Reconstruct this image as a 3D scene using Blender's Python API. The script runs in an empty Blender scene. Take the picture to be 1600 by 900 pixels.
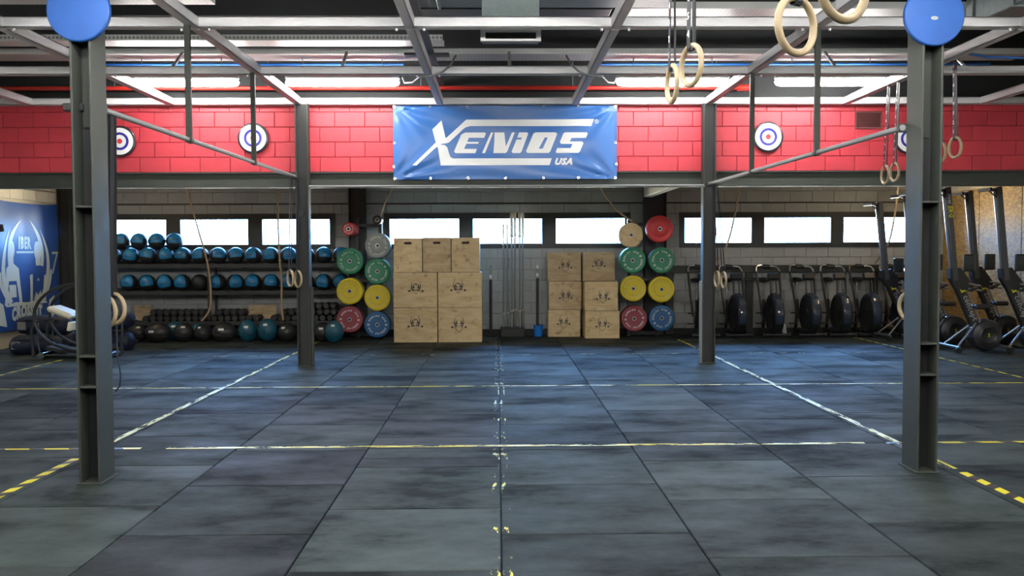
import bpy, bmesh, math, random
from math import sin, cos, pi, radians, sqrt, atan2
from mathutils import Matrix, Vector, Euler

random.seed(7)
sc = bpy.context.scene
COL = sc.collection

# ------------------------------------------------------------------ camera
def make_camera():
    yaw, pit, roll, f_px = .01589, .0408, -.00395, 1390.5
    F = Vector((sin(yaw) * cos(pit), cos(yaw) * cos(pit), -sin(pit)))
    R = Vector((cos(yaw), -sin(yaw), 0)); U = R.cross(F)
    R2 = R * cos(roll) + U * sin(roll); U2 = -R * sin(roll) + U * cos(roll)
    cam = bpy.data.cameras.new('camera'); cam.sensor_width = 36; cam.lens = f_px / 1600 * 36
    cam.clip_start = .05; cam.clip_end = 200
    o = bpy.data.objects.new('camera', cam); COL.objects.link(o)
    m = Matrix((R2, U2, -F)).transposed().to_4x4(); m.translation = (0, 0, 1.5)
    o.matrix_world = m; sc.camera = o
make_camera()

# ------------------------------------------------------------------ sky, exposure, lamps' strength
LAMP = 56.0          # emission of a fluorescent diffuser
SKY = 38
w = bpy.data.worlds.new('sky'); sc.world = w; w.use_nodes = True
nt = w.node_tree; nt.nodes.clear()
tc = nt.nodes.new('ShaderNodeTexCoord'); sx = nt.nodes.new('ShaderNodeSeparateXYZ')
rp = nt.nodes.new('ShaderNodeValToRGB'); bg = nt.nodes.new('ShaderNodeBackground'); wo = nt.nodes.new('ShaderNodeOutputWorld')
mrz = nt.nodes.new('ShaderNodeMapRange'); mrz.inputs[1].default_value = -1; mrz.inputs[2].default_value = 1
nt.links.new(tc.outputs['Generated'], sx.inputs[0]); nt.links.new(sx.outputs['Z'], mrz.inputs[0]); nt.links.new(mrz.outputs[0], rp.inputs[0])
nt.links.new(rp.outputs[0], bg.inputs[0]); nt.links.new(bg.outputs[0], wo.inputs[0])
ramp = rp.color_ramp.elements
ramp[0].position = .49; ramp[0].color = (.50, .50, .47, 1)      # pale sunlit ground below the horizon
ramp[1].position = .80; ramp[1].color = (.16, .42, 1, 1)
k = ramp.new(.505); k.color = (.23, .52, 1, 1)
bg.inputs[1].default_value = SKY
sc.view_settings.view_transform = 'Standard'; sc.view_settings.look = 'None'
sc.view_settings.gamma = 1; sc.view_settings.use_curve_mapping = False
sc.view_settings.exposure = 0.62
sc.cycles.use_denoising = True
sc.cycles.max_bounces = 8; sc.cycles.sample_clamp_indirect = 6

# ------------------------------------------------------------------ materials
MATS = {}
def lin(r, g, b):
    f = lambda c: ((c / 255 + .055) / 1.055) ** 2.4 if c > 10 else c / 255 / 12.92
    return (f(r), f(g), f(b), 1)
def mat(name, col, rough=.5, metal=0, spec=.5, vary=0, scale=6, rvary=0, bump=0, bscale=80, emit=0, rand=0, stretch=(1, 1, 1), coat=0):
    """Principled with soft noise variation of the colour, optional per-object variation, optional bump."""
    m = bpy.data.materials.new(name); m.use_nodes = True; n = m.node_tree; b = n.nodes['Principled BSDF']
    b.inputs['Base Color'].default_value = (*col[:3], 1); b.inputs['Roughness'].default_value = rough
    b.inputs['Metallic'].default_value = metal; b.inputs['Specular IOR Level'].default_value = spec
    b.inputs['Coat Weight'].default_value = coat
    if emit:
        b.inputs['Emission Color'].default_value = (*col[:3], 1); b.inputs['Emission Strength'].default_value = emit
    if vary or rvary or bump:
        t = n.nodes.new('ShaderNodeTexCoord'); mp = n.nodes.new('ShaderNodeMapping'); mp.inputs['Scale'].default_value = stretch
        n.links.new(t.outputs['Object'], mp.inputs[0])
        nz = n.nodes.new('ShaderNodeTexNoise'); nz.inputs['Scale'].default_value = scale; nz.inputs['Detail'].default_value = 6
        nz.inputs['Roughness'].default_value = .62
        n.links.new(mp.outputs[0], nz.inputs['Vector'])
        if rand:
            oi = n.nodes.new('ShaderNodeObjectInfo'); ad = n.nodes.new('ShaderNodeVectorMath'); ad.operation = 'MULTIPLY_ADD'
            n.links.new(oi.outputs['Random'], ad.inputs[0]); ad.inputs[1].default_value = (31, 17, 23)
            n.links.new(mp.outputs[0], ad.inputs[2]); n.links.new(ad.outputs[0], nz.inputs['Vector'])
        if vary or rand:
            r = n.nodes.new('ShaderNodeMapRange'); r.inputs[1].default_value = .25; r.inputs[2].default_value = .75
            r.inputs[3].default_value = 1 - vary; r.inputs[4].default_value = 1 + vary
            n.links.new(nz.outputs[0], r.inputs[0]); val = r.outputs[0]
            if rand:
                r2 = n.nodes.new('ShaderNodeMapRange'); r2.inputs[3].default_value = 1 - rand; r2.inputs[4].default_value = 1 + rand
                n.links.new(oi.outputs['Random'], r2.inputs[0])
                mu = n.nodes.new('ShaderNodeMath'); mu.operation = 'MULTIPLY'
                n.links.new(r.outputs[0], mu.inputs[0]); n.links.new(r2.outputs[0], mu.inputs[1]); val = mu.outputs[0]
            mx = n.nodes.new('ShaderNodeVectorMath'); mx.operation = 'SCALE'; mx.inputs[0].default_value = col[:3]
            n.links.new(val, mx.inputs['Scale']); n.links.new(mx.outputs[0], b.inputs['Base Color'])
        if rvary:
            r = n.nodes.new('ShaderNodeMapRange'); r.inputs[1].default_value = .25; r.inputs[2].default_value = .75
            r.inputs[3].default_value = max(.03, rough - rvary); r.inputs[4].default_value = min(1, rough + rvary)
            n.links.new(nz.outputs[0], r.inputs[0]); n.links.new(r.outputs[0], b.inputs['Roughness'])
        if bump:
            n2 = n.nodes.new('ShaderNodeTexNoise'); n2.inputs['Scale'].default_value = bscale; n2.inputs['Detail'].default_value = 4
            n.links.new(t.outputs['Object'], n2.inputs['Vector'])
            bp = n.nodes.new('ShaderNodeBump'); bp.inputs['Strength'].default_value = bump; bp.inputs['Distance'].default_value = .01
            n.links.new(n2.outputs[0], bp.inputs['Height']); n.links.new(bp.outputs[0], b.inputs['Normal'])
    MATS[name] = m
    return m

def rubber_floor(name, base):
    """Worn black rubber: scuffed grey areas and darker damp-looking patches, continuous over the tiles, plus a tint per tile."""
    m = bpy.data.materials.new(name); m.use_nodes = True; n = m.node_tree; b = n.nodes['Principled BSDF']
    g = n.nodes.new('ShaderNodeNewGeometry'); oi = n.nodes.new('ShaderNodeObjectInfo')
    off = n.nodes.new('ShaderNodeVectorMath'); off.operation = 'MULTIPLY_ADD'; off.inputs[1].default_value = (3, 5, 0)
    n.links.new(oi.outputs['Random'], off.inputs[0]); n.links.new(g.outputs['Position'], off.inputs[2])
    mp = n.nodes.new('ShaderNodeMapping'); mp.inputs['Scale'].default_value = (.8, 1.35, 1); n.links.new(off.outputs[0], mp.inputs[0])
    n1 = n.nodes.new('ShaderNodeTexNoise'); n1.inputs['Scale'].default_value = 1.25; n1.inputs['Detail'].default_value = 8; n1.inputs['Roughness'].default_value = .66
    n1.inputs['Distortion'].default_value = 0
    n.links.new(mp.outputs[0], n1.inputs['Vector'])
    n2 = n.nodes.new('ShaderNodeTexNoise'); n2.inputs['Scale'].default_value = 90; n2.inputs['Detail'].default_value = 3
    n.links.new(g.outputs['Position'], n2.inputs['Vector'])
    cr = n.nodes.new('ShaderNodeValToRGB'); e = cr.color_ramp.elements
    e[0].position = .38; e[0].color = (.30, .30, .30, 1); e[1].position = .68; e[1].color = (1.35, 1.35, 1.35, 1)
    k = cr.color_ramp.elements.new(.47); k.color = (.85, .85, .85, 1)
    n.links.new(n1.outputs[0], cr.inputs[0])
    rr = n.nodes.new('ShaderNodeMapRange'); rr.inputs[3].default_value = .55; rr.inputs[4].default_value = 1.35; n.links.new(oi.outputs['Random'], rr.inputs[0])
    r3 = n.nodes.new('ShaderNodeMapRange'); r3.inputs[1].default_value = .3; r3.inputs[2].default_value = .7; r3.inputs[3].default_value = .75; r3.inputs[4].default_value = 1.25
    n.links.new(n2.outputs[0], r3.inputs[0])
    m1 = n.nodes.new('ShaderNodeMath'); m1.operation = 'MULTIPLY'; n.links.new(cr.outputs[0], m1.inputs[0]); n.links.new(rr.outputs[0], m1.inputs[1])
    m2 = n.nodes.new('ShaderNodeMath'); m2.operation = 'MULTIPLY'; n.links.new(m1.outputs[0], m2.inputs[0]); n.links.new(r3.outputs[0], m2.inputs[1])
    sv = n.nodes.new('ShaderNodeVectorMath'); sv.operation = 'SCALE'; sv.inputs[0].default_value = base
    n.links.new(m2.outputs[0], sv.inputs['Scale']); n.links.new(sv.outputs[0], b.inputs['Base Color'])
    ro = n.nodes.new('ShaderNodeMapRange'); ro.inputs[1].default_value = .35; ro.inputs[2].default_value = .65; ro.inputs[3].default_value = .86; ro.inputs[4].default_value = .62
    n.links.new(n1.outputs[0], ro.inputs[0]); n.links.new(ro.outputs[0], b.inputs['Roughness'])
    sp = n.nodes.new('ShaderNodeMapRange'); sp.inputs[1].default_value = .2; sp.inputs[2].default_value = 1.4; sp.inputs[3].default_value = .22; sp.inputs[4].default_value = .68
    n.links.new(m1.outputs[0], sp.inputs[0]); n.links.new(sp.outputs[0], b.inputs['Specular IOR Level'])
    bp = n.nodes.new('ShaderNodeBump'); bp.inputs['Strength'].default_value = .18; bp.inputs['Distance'].default_value = .004
    n.links.new(n2.outputs[0], bp.inputs['Height']); n.links.new(bp.outputs[0], b.inputs['Normal'])
    MATS[name] = m; return m

def tape_mat(name, stripe, wear, period=.36, yellow=(.75, .66, .06), axis='X'):
    """Floor tape along the object's X: STRIPE = share of black in the hazard stripes, WEAR = share rubbed away (lets the rubber show)."""
    m = bpy.data.materials.new(name); m.use_nodes = True; n = m.node_tree; b = n.nodes['Principled BSDF']
    t = n.nodes.new('ShaderNodeTexCoord'); s = n.nodes.new('ShaderNodeSeparateXYZ'); n.links.new(t.outputs['Object'], s.inputs[0])
    d = n.nodes.new('ShaderNodeMath'); d.operation = 'MULTIPLY_ADD'; d.inputs[1].default_value = 1 / period
    k = n.nodes.new('ShaderNodeMath'); k.operation = 'MULTIPLY'; k.inputs[1].default_value = .7 / period
    n.links.new(s.outputs['Y'], k.inputs[0]); n.links.new(s.outputs['X'], d.inputs[0]); n.links.new(k.outputs[0], d.inputs[2])
    fr = n.nodes.new('ShaderNodeMath'); fr.operation = 'FRACT'; n.links.new(d.outputs[0], fr.inputs[0])
    gt = n.nodes.new('ShaderNodeMath'); gt.operation = 'GREATER_THAN'; gt.inputs[1].default_value = stripe; n.links.new(fr.outputs[0], gt.inputs[0])
    mx = n.nodes.new('ShaderNodeMix'); mx.data_type = 'RGBA'; mx.inputs[6].default_value = (.035, .03, .03, 1); mx.inputs[7].default_value = (*yellow, 1)
    n.links.new(gt.outputs[0], mx.inputs[0]); n.links.new(mx.outputs[2], b.inputs['Base Color'])
    b.inputs['Roughness'].default_value = .36
    mp = n.nodes.new('ShaderNodeMapping'); mp.inputs['Scale'].default_value = (1, 5, 1); n.links.new(t.outputs['Object'], mp.inputs[0])
    nz = n.nodes.new('ShaderNodeTexNoise'); nz.inputs['Scale'].default_value = 3.2; nz.inputs['Detail'].default_value = 7; nz.inputs['Roughness'].default_value = .72
    n.links.new(mp.outputs[0], nz.inputs['Vector'])
    lt = n.nodes.new('ShaderNodeMath'); lt.operation = 'LESS_THAN'; lt.inputs[1].default_value = wear; n.links.new(nz.outputs[0], lt.inputs[0])
    tr = n.nodes.new('ShaderNodeBsdfTransparent'); ms = n.nodes.new('ShaderNodeMixShader')
    n.links.new(lt.outputs[0], ms.inputs[0]); n.links.new(b.outputs[0], ms.inputs[1]); n.links.new(tr.outputs[0], ms.inputs[2])
    n.links.new(ms.outputs[0], n.nodes['Material Output'].inputs[0])
    MATS[name] = m; return m

def glass_mat():
    m = bpy.data.materials.new('window_glass'); m.use_nodes = True; n = m.node_tree; n.nodes.clear()
    o = n.nodes.new('ShaderNodeOutputMaterial'); tr = n.nodes.new('ShaderNodeBsdfTransparent'); gl = n.nodes.new('ShaderNodeBsdfGlossy')
    fr = n.nodes.new('ShaderNodeFresnel'); fr.inputs[0].default_value = 1.45; mx = n.nodes.new('ShaderNodeMixShader'); gl.inputs['Roughness'].default_value = .02
    tr.inputs[0].default_value = (.96, .98, .98, 1)
    n.links.new(fr.outputs[0], mx.inputs[0]); n.links.new(tr.outputs[0], mx.inputs[1]); n.links.new(gl.outputs[0], mx.inputs[2]); n.links.new(mx.outputs[0], o.inputs[0])
    MATS['glass'] = m

def plywood(name, a, bcol):
    m = bpy.data.materials.new(name); m.use_nodes = True; n = m.node_tree; b = n.nodes['Principled BSDF']
    t = n.nodes.new('ShaderNodeTexCoord'); oi = n.nodes.new('ShaderNodeObjectInfo')
    ad = n.nodes.new('ShaderNodeVectorMath'); ad.operation = 'MULTIPLY_ADD'; ad.inputs[1].default_value = (9, 13, 7)
    n.links.new(oi.outputs['Random'], ad.inputs[0]); n.links.new(t.outputs['Object'], ad.inputs[2])
    mp = n.nodes.new('ShaderNodeMapping'); mp.inputs['Scale'].default_value = (1.0, 1.0, 4); n.links.new(ad.outputs[0], mp.inputs[0])
    nz = n.nodes.new('ShaderNodeTexNoise'); nz.inputs['Scale'].default_value = 2.6; nz.inputs['Detail'].default_value = 8; nz.inputs['Distortion'].default_value = 1.2
    n.links.new(mp.outputs[0], nz.inputs['Vector'])
    cr = n.nodes.new('ShaderNodeValToRGB'); cr.color_ramp.elements[0].position = .3; cr.color_ramp.elements[0].color = (*a, 1)
    cr.color_ramp.elements[1].position = .62; cr.color_ramp.elements[1].color = (*bcol, 1)
    n.links.new(nz.outputs[0], cr.inputs[0])
    n2 = n.nodes.new('ShaderNodeTexNoise'); n2.inputs['Scale'].default_value = 9; n2.inputs['Detail'].default_value = 4; n.links.new(ad.outputs[0], n2.inputs['Vector'])
    r = n.nodes.new('ShaderNodeMapRange'); r.inputs[1].default_value = .3; r.inputs[2].default_value = .42; r.inputs[3].default_value = .62; r.inputs[4].default_value = 1
    n.links.new(n2.outputs[0], r.inputs[0])
    r2 = n.nodes.new('ShaderNodeMapRange'); r2.inputs[3].default_value = .84; r2.inputs[4].default_value = 1.1; n.links.new(oi.outputs['Random'], r2.inputs[0])
    mu = n.nodes.new('ShaderNodeMath'); mu.operation = 'MULTIPLY'; n.links.new(r.outputs[0], mu.inputs[0]); n.links.new(r2.outputs[0], mu.inputs[1])
    sv = n.nodes.new('ShaderNodeVectorMath'); sv.operation = 'SCALE'; n.links.new(cr.outputs[0], sv.inputs[0]); n.links.new(mu.outputs[0], sv.inputs['Scale'])
    n.links.new(sv.outputs[0], b.inputs['Base Color']); b.inputs['Roughness'].default_value = .62
    MATS[name] = m

def osb_mat():
    m = bpy.data.materials.new('osb'); m.use_nodes = True; n = m.node_tree; b = n.nodes['Principled BSDF']
    t = n.nodes.new('ShaderNodeTexCoord'); mp = n.nodes.new('ShaderNodeMapping'); mp.inputs['Scale'].default_value = (14, 14, 30); n.links.new(t.outputs['Object'], mp.inputs[0])
    v = n.nodes.new('ShaderNodeTexVoronoi'); v.inputs['Scale'].default_value = 1.3; n.links.new(mp.outputs[0], v.inputs['Vector'])
    s = n.nodes.new('ShaderNodeSeparateColor'); n.links.new(v.outputs['Color'], s.inputs[0])
    cr = n.nodes.new('ShaderNodeValToRGB'); cr.color_ramp.elements[0].color = (.27, .15, .04, 1); cr.color_ramp.elements[1].color = (.52, .34, .11, 1)
    n.links.new(s.outputs[0], cr.inputs[0]); n.links.new(cr.outputs[0], b.inputs['Base Color']); b.inputs['Roughness'].default_value = .6
    MATS['osb'] = m

def perforated():
    m = bpy.data.materials.new('perforated_tray'); m.use_nodes = True; n = m.node_tree; b = n.nodes['Principled BSDF']
    t = n.nodes.new('ShaderNodeTexCoord'); v = n.nodes.new('ShaderNodeTexVoronoi'); v.inputs['Scale'].default_value = 22; v.inputs['Randomness'].default_value = 0
    n.links.new(t.outputs['Object'], v.inputs['Vector'])
    lt = n.nodes.new('ShaderNodeMath'); lt.operation = 'GREATER_THAN'; lt.inputs[1].default_value = .36; n.links.new(v.outputs['Distance'], lt.inputs[0])
    mx = n.nodes.new('ShaderNodeMix'); mx.data_type = 'RGBA'; mx.inputs[6].default_value = (.28, .29, .29, 1); mx.inputs[7].default_value = (.66, .68, .67, 1)
    n.links.new(lt.outputs[0], mx.inputs[0]); n.links.new(mx.outputs[2], b.inputs['Base Color']); b.inputs['Roughness'].default_value = .45; b.inputs['Metallic'].default_value = .3
    MATS['perforated'] = m

rubber_floor('rubber_tile', (.0135, .0235, .0195))
rubber_floor('rubber_tile_dark', (.0062, .0090, .0085))
tape_mat('tape_worn', .0, .49); tape_mat('tape_half', .38, .40, .30); tape_mat('tape_fresh', .45, .2, .21, (.74, .66, .035)); tape_mat('tape_rubbed', .2, .585, .2)
glass_mat(); osb_mat(); perforated()
plywood('plywood', (.52, .38, .19), (.66, .52, .29))
plywood('plywood_old', (.38, .27, .14), (.52, .40, .23))
mat('red_paint', (.50, .034, .052), .5, vary=.12, scale=3, bump=.25, bscale=60, rand=.07)
mat('red_joint', (.40, .02, .03), .6)
mat('grey_block', (.33, .345, .34), .7, vary=.1, scale=3, bump=.3, bscale=50, rand=.05)
mat('grey_joint', (.27, .28, .28), .8)
mat('cream_block', (.62, .59, .50), .7, vary=.07, scale=3, bump=.2, bscale=50, rand=.05)
mat('black_steel', (.044, .050, .043), .6, spec=.35, vary=.22, scale=5, rvary=.12)
mat('dark_steel', (.02, .022, .023), .5, vary=.15, scale=6)
mat('frame_black', (.022, .026, .024), .5)
mat('white_paint', (.83, .83, .85), .42, vary=.06, scale=4)
mat('galvanized', (.24, .29, .29), .42, metal=.55, vary=.14, scale=22)
mat('grey_duct', (.07, .08, .085), .5, metal=.3, vary=.1, scale=8)
mat('roof_deck', (.012, .0145, .0155), .6, vary=.2, scale=3)
mat('dark_wall', (.013, .015, .016), .7, vary=.1, scale=2)
mat('red_pipe', (.52, .03, .02), .38)
mat('blue_pipe', (.02, .12, .42), .4)
mat('diffuser', (1, .98, .94), .4, emit=LAMP)
mat('diffuser_warm', (1, .78, .50), .4, emit=LAMP * .36)
mat('lamp_body', (.55, .55, .55), .5)
mat('cable_grey', (.22, .23, .24), .5)
mat('banner_blue', (.035, .14, .42), .34, spec=.5)
mat('banner_white', (.78, .8, .8), .36)
mat('flag_blue', (.022, .085, .34), .45, vary=.06, scale=2)
mat('flag_print', (.62, .70, .66), .4)
mat('grommet', (.8, .8, .78), .25, metal=.8)
mat('target_black', (.02, .022, .03), .25); mat('target_white', (.84, .85, .86), .12, coat=.6); mat('target_blue', (.03, .03, .30), .2); mat('target_red', (.65, .05, .05), .2)
mat('disc_blue', (.001, .05, .22), .55, vary=.14, scale=5)
mat('wood_ring', (.40, .31, .185), .42, vary=.12, scale=10)
mat('strap', (.016, .018, .026), .6); mat('strap_print', (.75, .76, .78), .5)
mat('ball_black', (.014, .015, .017), .48, bump=.1, bscale=120); mat('ball_blue', (.011, .17, .37), .36, vary=.14, scale=9, rand=.1)
mat('ball_mark', (.012, .03, .08), .5)
mat('slam_black', (.02, .021, .022), .42, vary=.2, scale=10); mat('slam_blue', (.008, .085, .14), .42, vary=.15, scale=8); mat('ball_print', (.7, .75, .75), .5)
mat('bag_navy', (.008, .014, .040), .58, vary=.25, scale=6, bump=.4, bscale=14); mat('bag_patch', (.16, .16, .16), .5)
mat('hex_rubber', (.019, .020, .021), .5, vary=.15, scale=14, rand=.25); mat('chrome', (.62, .64, .66), .18, metal=1); mat('steel_bar', (.42, .43, .44), .3, metal=.9)
mat('bar_steel', (.20, .21, .22), .32, metal=.85)
mat('zinc', (.55, .52, .42), .32, metal=.8)
mat('plate_red', (.42, .03, .03), .45, vary=.08); mat('plate_black', (.016, .017, .018), .45); mat('plate_grey', (.24, .26, .26), .5)
mat('plate_green', (.015, .20, .10), .42, vary=.1); mat('plate_yellow', (.62, .50, .01), .45, vary=.07); mat('plate_maroon', (.24, .035, .055), .5, vary=.1)
mat('plate_blue', (.012, .10, .26), .45, vary=.1); mat('plate_print', (.66, .68, .64), .5); mat('plate_print_dim', (.55, .50, .18), .5); mat('plate_print_mid', (.40, .52, .42), .5)
mat('bucket_blue', (.012, .16, .55), .35)
mat('ink', (.022, .02, .045), .6); mat('hole_shade', (.03, .022, .012), .8)
mat('bike_black', (.016, .018, .02), .38); mat('bike_gloss', (.03, .045, .075), .12, coat=.6); mat('bike_tube', (.05, .055, .06), .3, metal=.5)
mat('seat_vinyl', (.013, .013, .014), .42)
mat('rower_grey', (.075, .08, .088), .36, metal=.4); mat('rower_black', (.016, .017, .018), .36); mat('rower_alu', (.42, .45, .5), .28, metal=.85)
mat('rower_yellow', (.6, .58, .02), .45); mat('screen', (.03, .035, .035), .18)
mat('rope', (.42, .31, .19), .8, bump=.3, bscale=200); mat('rope_dark', (.10, .07, .05), .8)
mat('tag_yellow', (.62, .60, .16), .5); mat('tag_mark', (.05, .05, .03), .6)
mat('cream_panel', (.72, .68, .52), .45); mat('cream_paint', (.60, .56, .44), .5)
mat('wood_strip', (.52, .33, .12), .5); mat('vent_brown', (.16, .05, .05), .5); mat('white_plastic', (.75, .78, .8), .3)
mat('mat_black', (.012, .013, .014), .6)

# ------------------------------------------------------------------ mesh helpers
class MB:
    def __init__(self): self.v = []; self.f = []; self.mi = []; self.sm = []
    def add(self, vs, fs, M=None, mi=0, smooth=False):
        o = len(self.v)
        for p in vs:
            p = Vector(p); self.v.append(M @ p if M is not None else p)
        for q in fs:
            self.f.append([o + i for i in q]); self.mi.append(mi); self.sm.append(smooth)
        return self
    def box(self, c, s, b=0, M=None, mi=0):
        hx, hy, hz = s[0] / 2, s[1] / 2, s[2] / 2
        if not b:
            vs = [(c[0] + i * hx, c[1] + j * hy, c[2] + k * hz) for i in (-1, 1) for j in (-1, 1) for k in (-1, 1)]
            return self.add(vs, [(0, 1, 3, 2), (4, 6, 7, 5), (0, 4, 5, 1), (2, 3, 7, 6), (0, 2, 6, 4), (1, 5, 7, 3)], M, mi)
        b = min(b, hx * .95, hy * .95, hz * .95); vs = []; ix = {}
        for i in (-1, 1):
            for j in (-1, 1):
                for k in (-1, 1):
                    for a in range(3):
                        p = [i * (hx - b), j * (hy - b), k * (hz - b)]; p[a] = (i * hx, j * hy, k * hz)[a]
                        ix[i, j, k, a] = len(vs); vs.append((c[0] + p[0], c[1] + p[1], c[2] + p[2]))
        fs = []
        q = [(-1, -1), (1, -1), (1, 1), (-1, 1)]
        for s_ in (-1, 1):
            fs.append([ix[s_, j, k, 0] for j, k in (q if s_ > 0 else q[::-1])])
            fs.append([ix[j, s_, k, 1] for j, k in (q[::-1] if s_ > 0 else q)])
            fs.append([ix[j, k, s_, 2] for j, k in (q if s_ > 0 else q[::-1])])
        for i in (-1, 1):
            for j in (-1, 1):
                fs.append([ix[i, j, -1, 0], ix[i, j, 1, 0], ix[i, j, 1, 1], ix[i, j, -1, 1]])
                fs.append([ix[i, -1, j, 0], ix[i, 1, j, 0], ix[i, 1, j, 2], ix[i, -1, j, 2]])
                fs.append([ix[-1, i, j, 1], ix[1, i, j, 1], ix[1, i, j, 2], ix[-1, i, j, 2]])
                for k in (-1, 1): fs.append([ix[i, j, k, 0], ix[i, j, k, 1], ix[i, j, k, 2]])
        return self.add(vs, fs, M, mi)
    def tube(self, pts, r, n=8, closed=False, M=None, mi=0, caps=True, sect=None):
        """A tube (or, with SECT, any closed cross-section) along points; r may be a list."""
        P = [Vector(p) for p in pts]; k = len(P); rs = r if isinstance(r, (list, tuple)) else [r] * k
        T = []
        for i in range(k):
            a = P[(i + 1) % k] if (closed or i < k - 1) else P[i]; b = P[i - 1] if (closed or i > 0) else P[i]
            t = a - b; T.append(t.normalized() if t.length > 1e-9 else Vector((0, 0, 1)))
        up = Vector((0, 0, 1)) if abs(T[0].z) < .9 else Vector((0, 1, 0))
        N = (up - T[0] * up.dot(T[0])).normalized(); vs = []
        sec = sect or [(cos(2 * pi * j / n), sin(2 * pi * j / n)) for j in range(n)]; n = len(sec)
        for i in range(k):
            N = (N - T[i] * N.dot(T[i]));
            N = N.normalized() if N.length > 1e-6 else Vector((1, 0, 0))
            B = T[i].cross(N)
            for a, c in sec: vs.append(P[i] + (B * a + N * c) * rs[i])
        fs = []
        for i in range(k if closed else k - 1):
            a, b = i * n, ((i + 1) % k) * n
            for j in range(n): fs.append((a + j, a + (j + 1) % n, b + (j + 1) % n, b + j))
        self.add(vs, fs, M, mi, sect is None)
        if caps and not closed:
            o = len(self.v) - len(vs)
            self.f += [[o + j for j in range(n)][::-1], [o + (k - 1) * n + j for j in range(n)]]; self.mi += [mi, mi]; self.sm += [False, False]
        return self
    def lathe(self, prof, n=24, M=None, mi=0, smooth=True):
        """Revolve (radius, height) about Z; radius 0 closes."""
        vs = []; rows = []
        for r, h in prof:
            if r < 1e-6: rows.append([len(vs)]); vs.append((0, 0, h))
            else:
                rows.append(list(range(len(vs), len(vs) + n))); vs += [(r * cos(2 * pi * j / n), r * sin(2 * pi * j / n), h) for j in range(n)]
        fs = []
        for a, b in zip(rows, rows[1:]):
            for j in range(n):
                i = (j + 1) % n
                if len(a) == 1 and len(b) == 1: continue
                if len(a) == 1: fs.append((a[0], b[i], b[j]))
                elif len(b) == 1: fs.append((a[j], a[i], b[0]))
                else: fs.append((a[j], a[i], b[i], b[j]))
        return self.add(vs, fs, M, mi, smooth)
    def sphere(self, c, r, n=20, m=12, M=None, mi=0):
        rx, ry, rz = (r, r, r) if not isinstance(r, (tuple, list)) else r
        T = Matrix.Translation(c) @ Matrix.Diagonal((rx, ry, rz, 1))
        if M is not None: T = M @ T
        return self.lathe([(sin(pi * i / m) if 0 < i < m else 0, -cos(pi * i / m)) for i in range(m + 1)], n, T, mi)
    def prism(self, poly, a, b, M=None, mi=0):
        """Extrude a convex-ish outline (x, y) from z=a to z=b."""
        n = len(poly); vs = [(x, y, a) for x, y in poly] + [(x, y, b) for x, y in poly]
        fs = [list(range(n))[::-1], list(range(n, 2 * n))] + [(i, (i + 1) % n, n + (i + 1) % n, n + i) for i in range(n)]
        return self.add(vs, fs, M, mi)
    def mesh(self, name, mats, angle=40):
        me = bpy.data.meshes.new(name); me.from_pydata([tuple(v) for v in self.v], [], self.f)
        for m in (mats if isinstance(mats, (list, tuple)) else [mats]): me.materials.append(MATS[m] if isinstance(m, str) else m)
        me.polygons.foreach_set('material_index', self.mi); me.polygons.foreach_set('use_smooth', self.sm)
        bm = bmesh.new(); bm.from_mesh(me); bmesh.ops.recalc_face_normals(bm, faces=bm.faces); bm.to_mesh(me); bm.free()
        if any(self.sm): me.set_sharp_from_angle(angle=radians(angle))
        me.update(); return me
    def obj(self, name, mats, parent=None, loc=(0, 0, 0), rot=(0, 0, 0)):
        return link(name, self.mesh(name, mats), parent, loc, rot)

def link(name, me, parent=None, loc=(0, 0, 0), rot=(0, 0, 0)):
    o = bpy.data.objects.new(name, me); COL.objects.link(o); o.location = loc; o.rotation_euler = rot
    if parent is not None: o.parent = parent
    return o
def tag(o, label=None, cat=None, group=None, kind=None):
    if label: o['label'] = label
    if cat: o['category'] = cat
    if group: o['group'] = group
    if kind: o['kind'] = kind
    return o
def thing(name, label, cat, loc=(0, 0, 0), rot=(0, 0, 0), group=None):
    o = link(name, None, None, loc, rot); return tag(o, label, cat, group)
def struct(o): o['kind'] = 'structure'; return o
def copy_tree(o, parent=None):
    c = o.copy(); COL.objects.link(c); c.parent = parent
    for ch in KIDS(o): copy_tree(ch, c)
    return c
def KIDS(o): return [x for x in list(o.children)]
def inst(proto, used, loc, rot=(0, 0, 0), label=None, group=None):
    o = proto if not used else copy_tree(proto)
    o.location = loc; o.rotation_euler = rot
    if label: o['label'] = label
    if group: o['group'] = group
    return o
def Rx(a): return Matrix.Rotation(a, 4, 'X')
def Ry(a): return Matrix.Rotation(a, 4, 'Y')
def Rz(a): return Matrix.Rotation(a, 4, 'Z')
def Tr(*p): return Matrix.Translation(p)
UPY = Rx(pi / 2)          # (x, y) of an outline -> world (x, z), its depth along -Y

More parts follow.
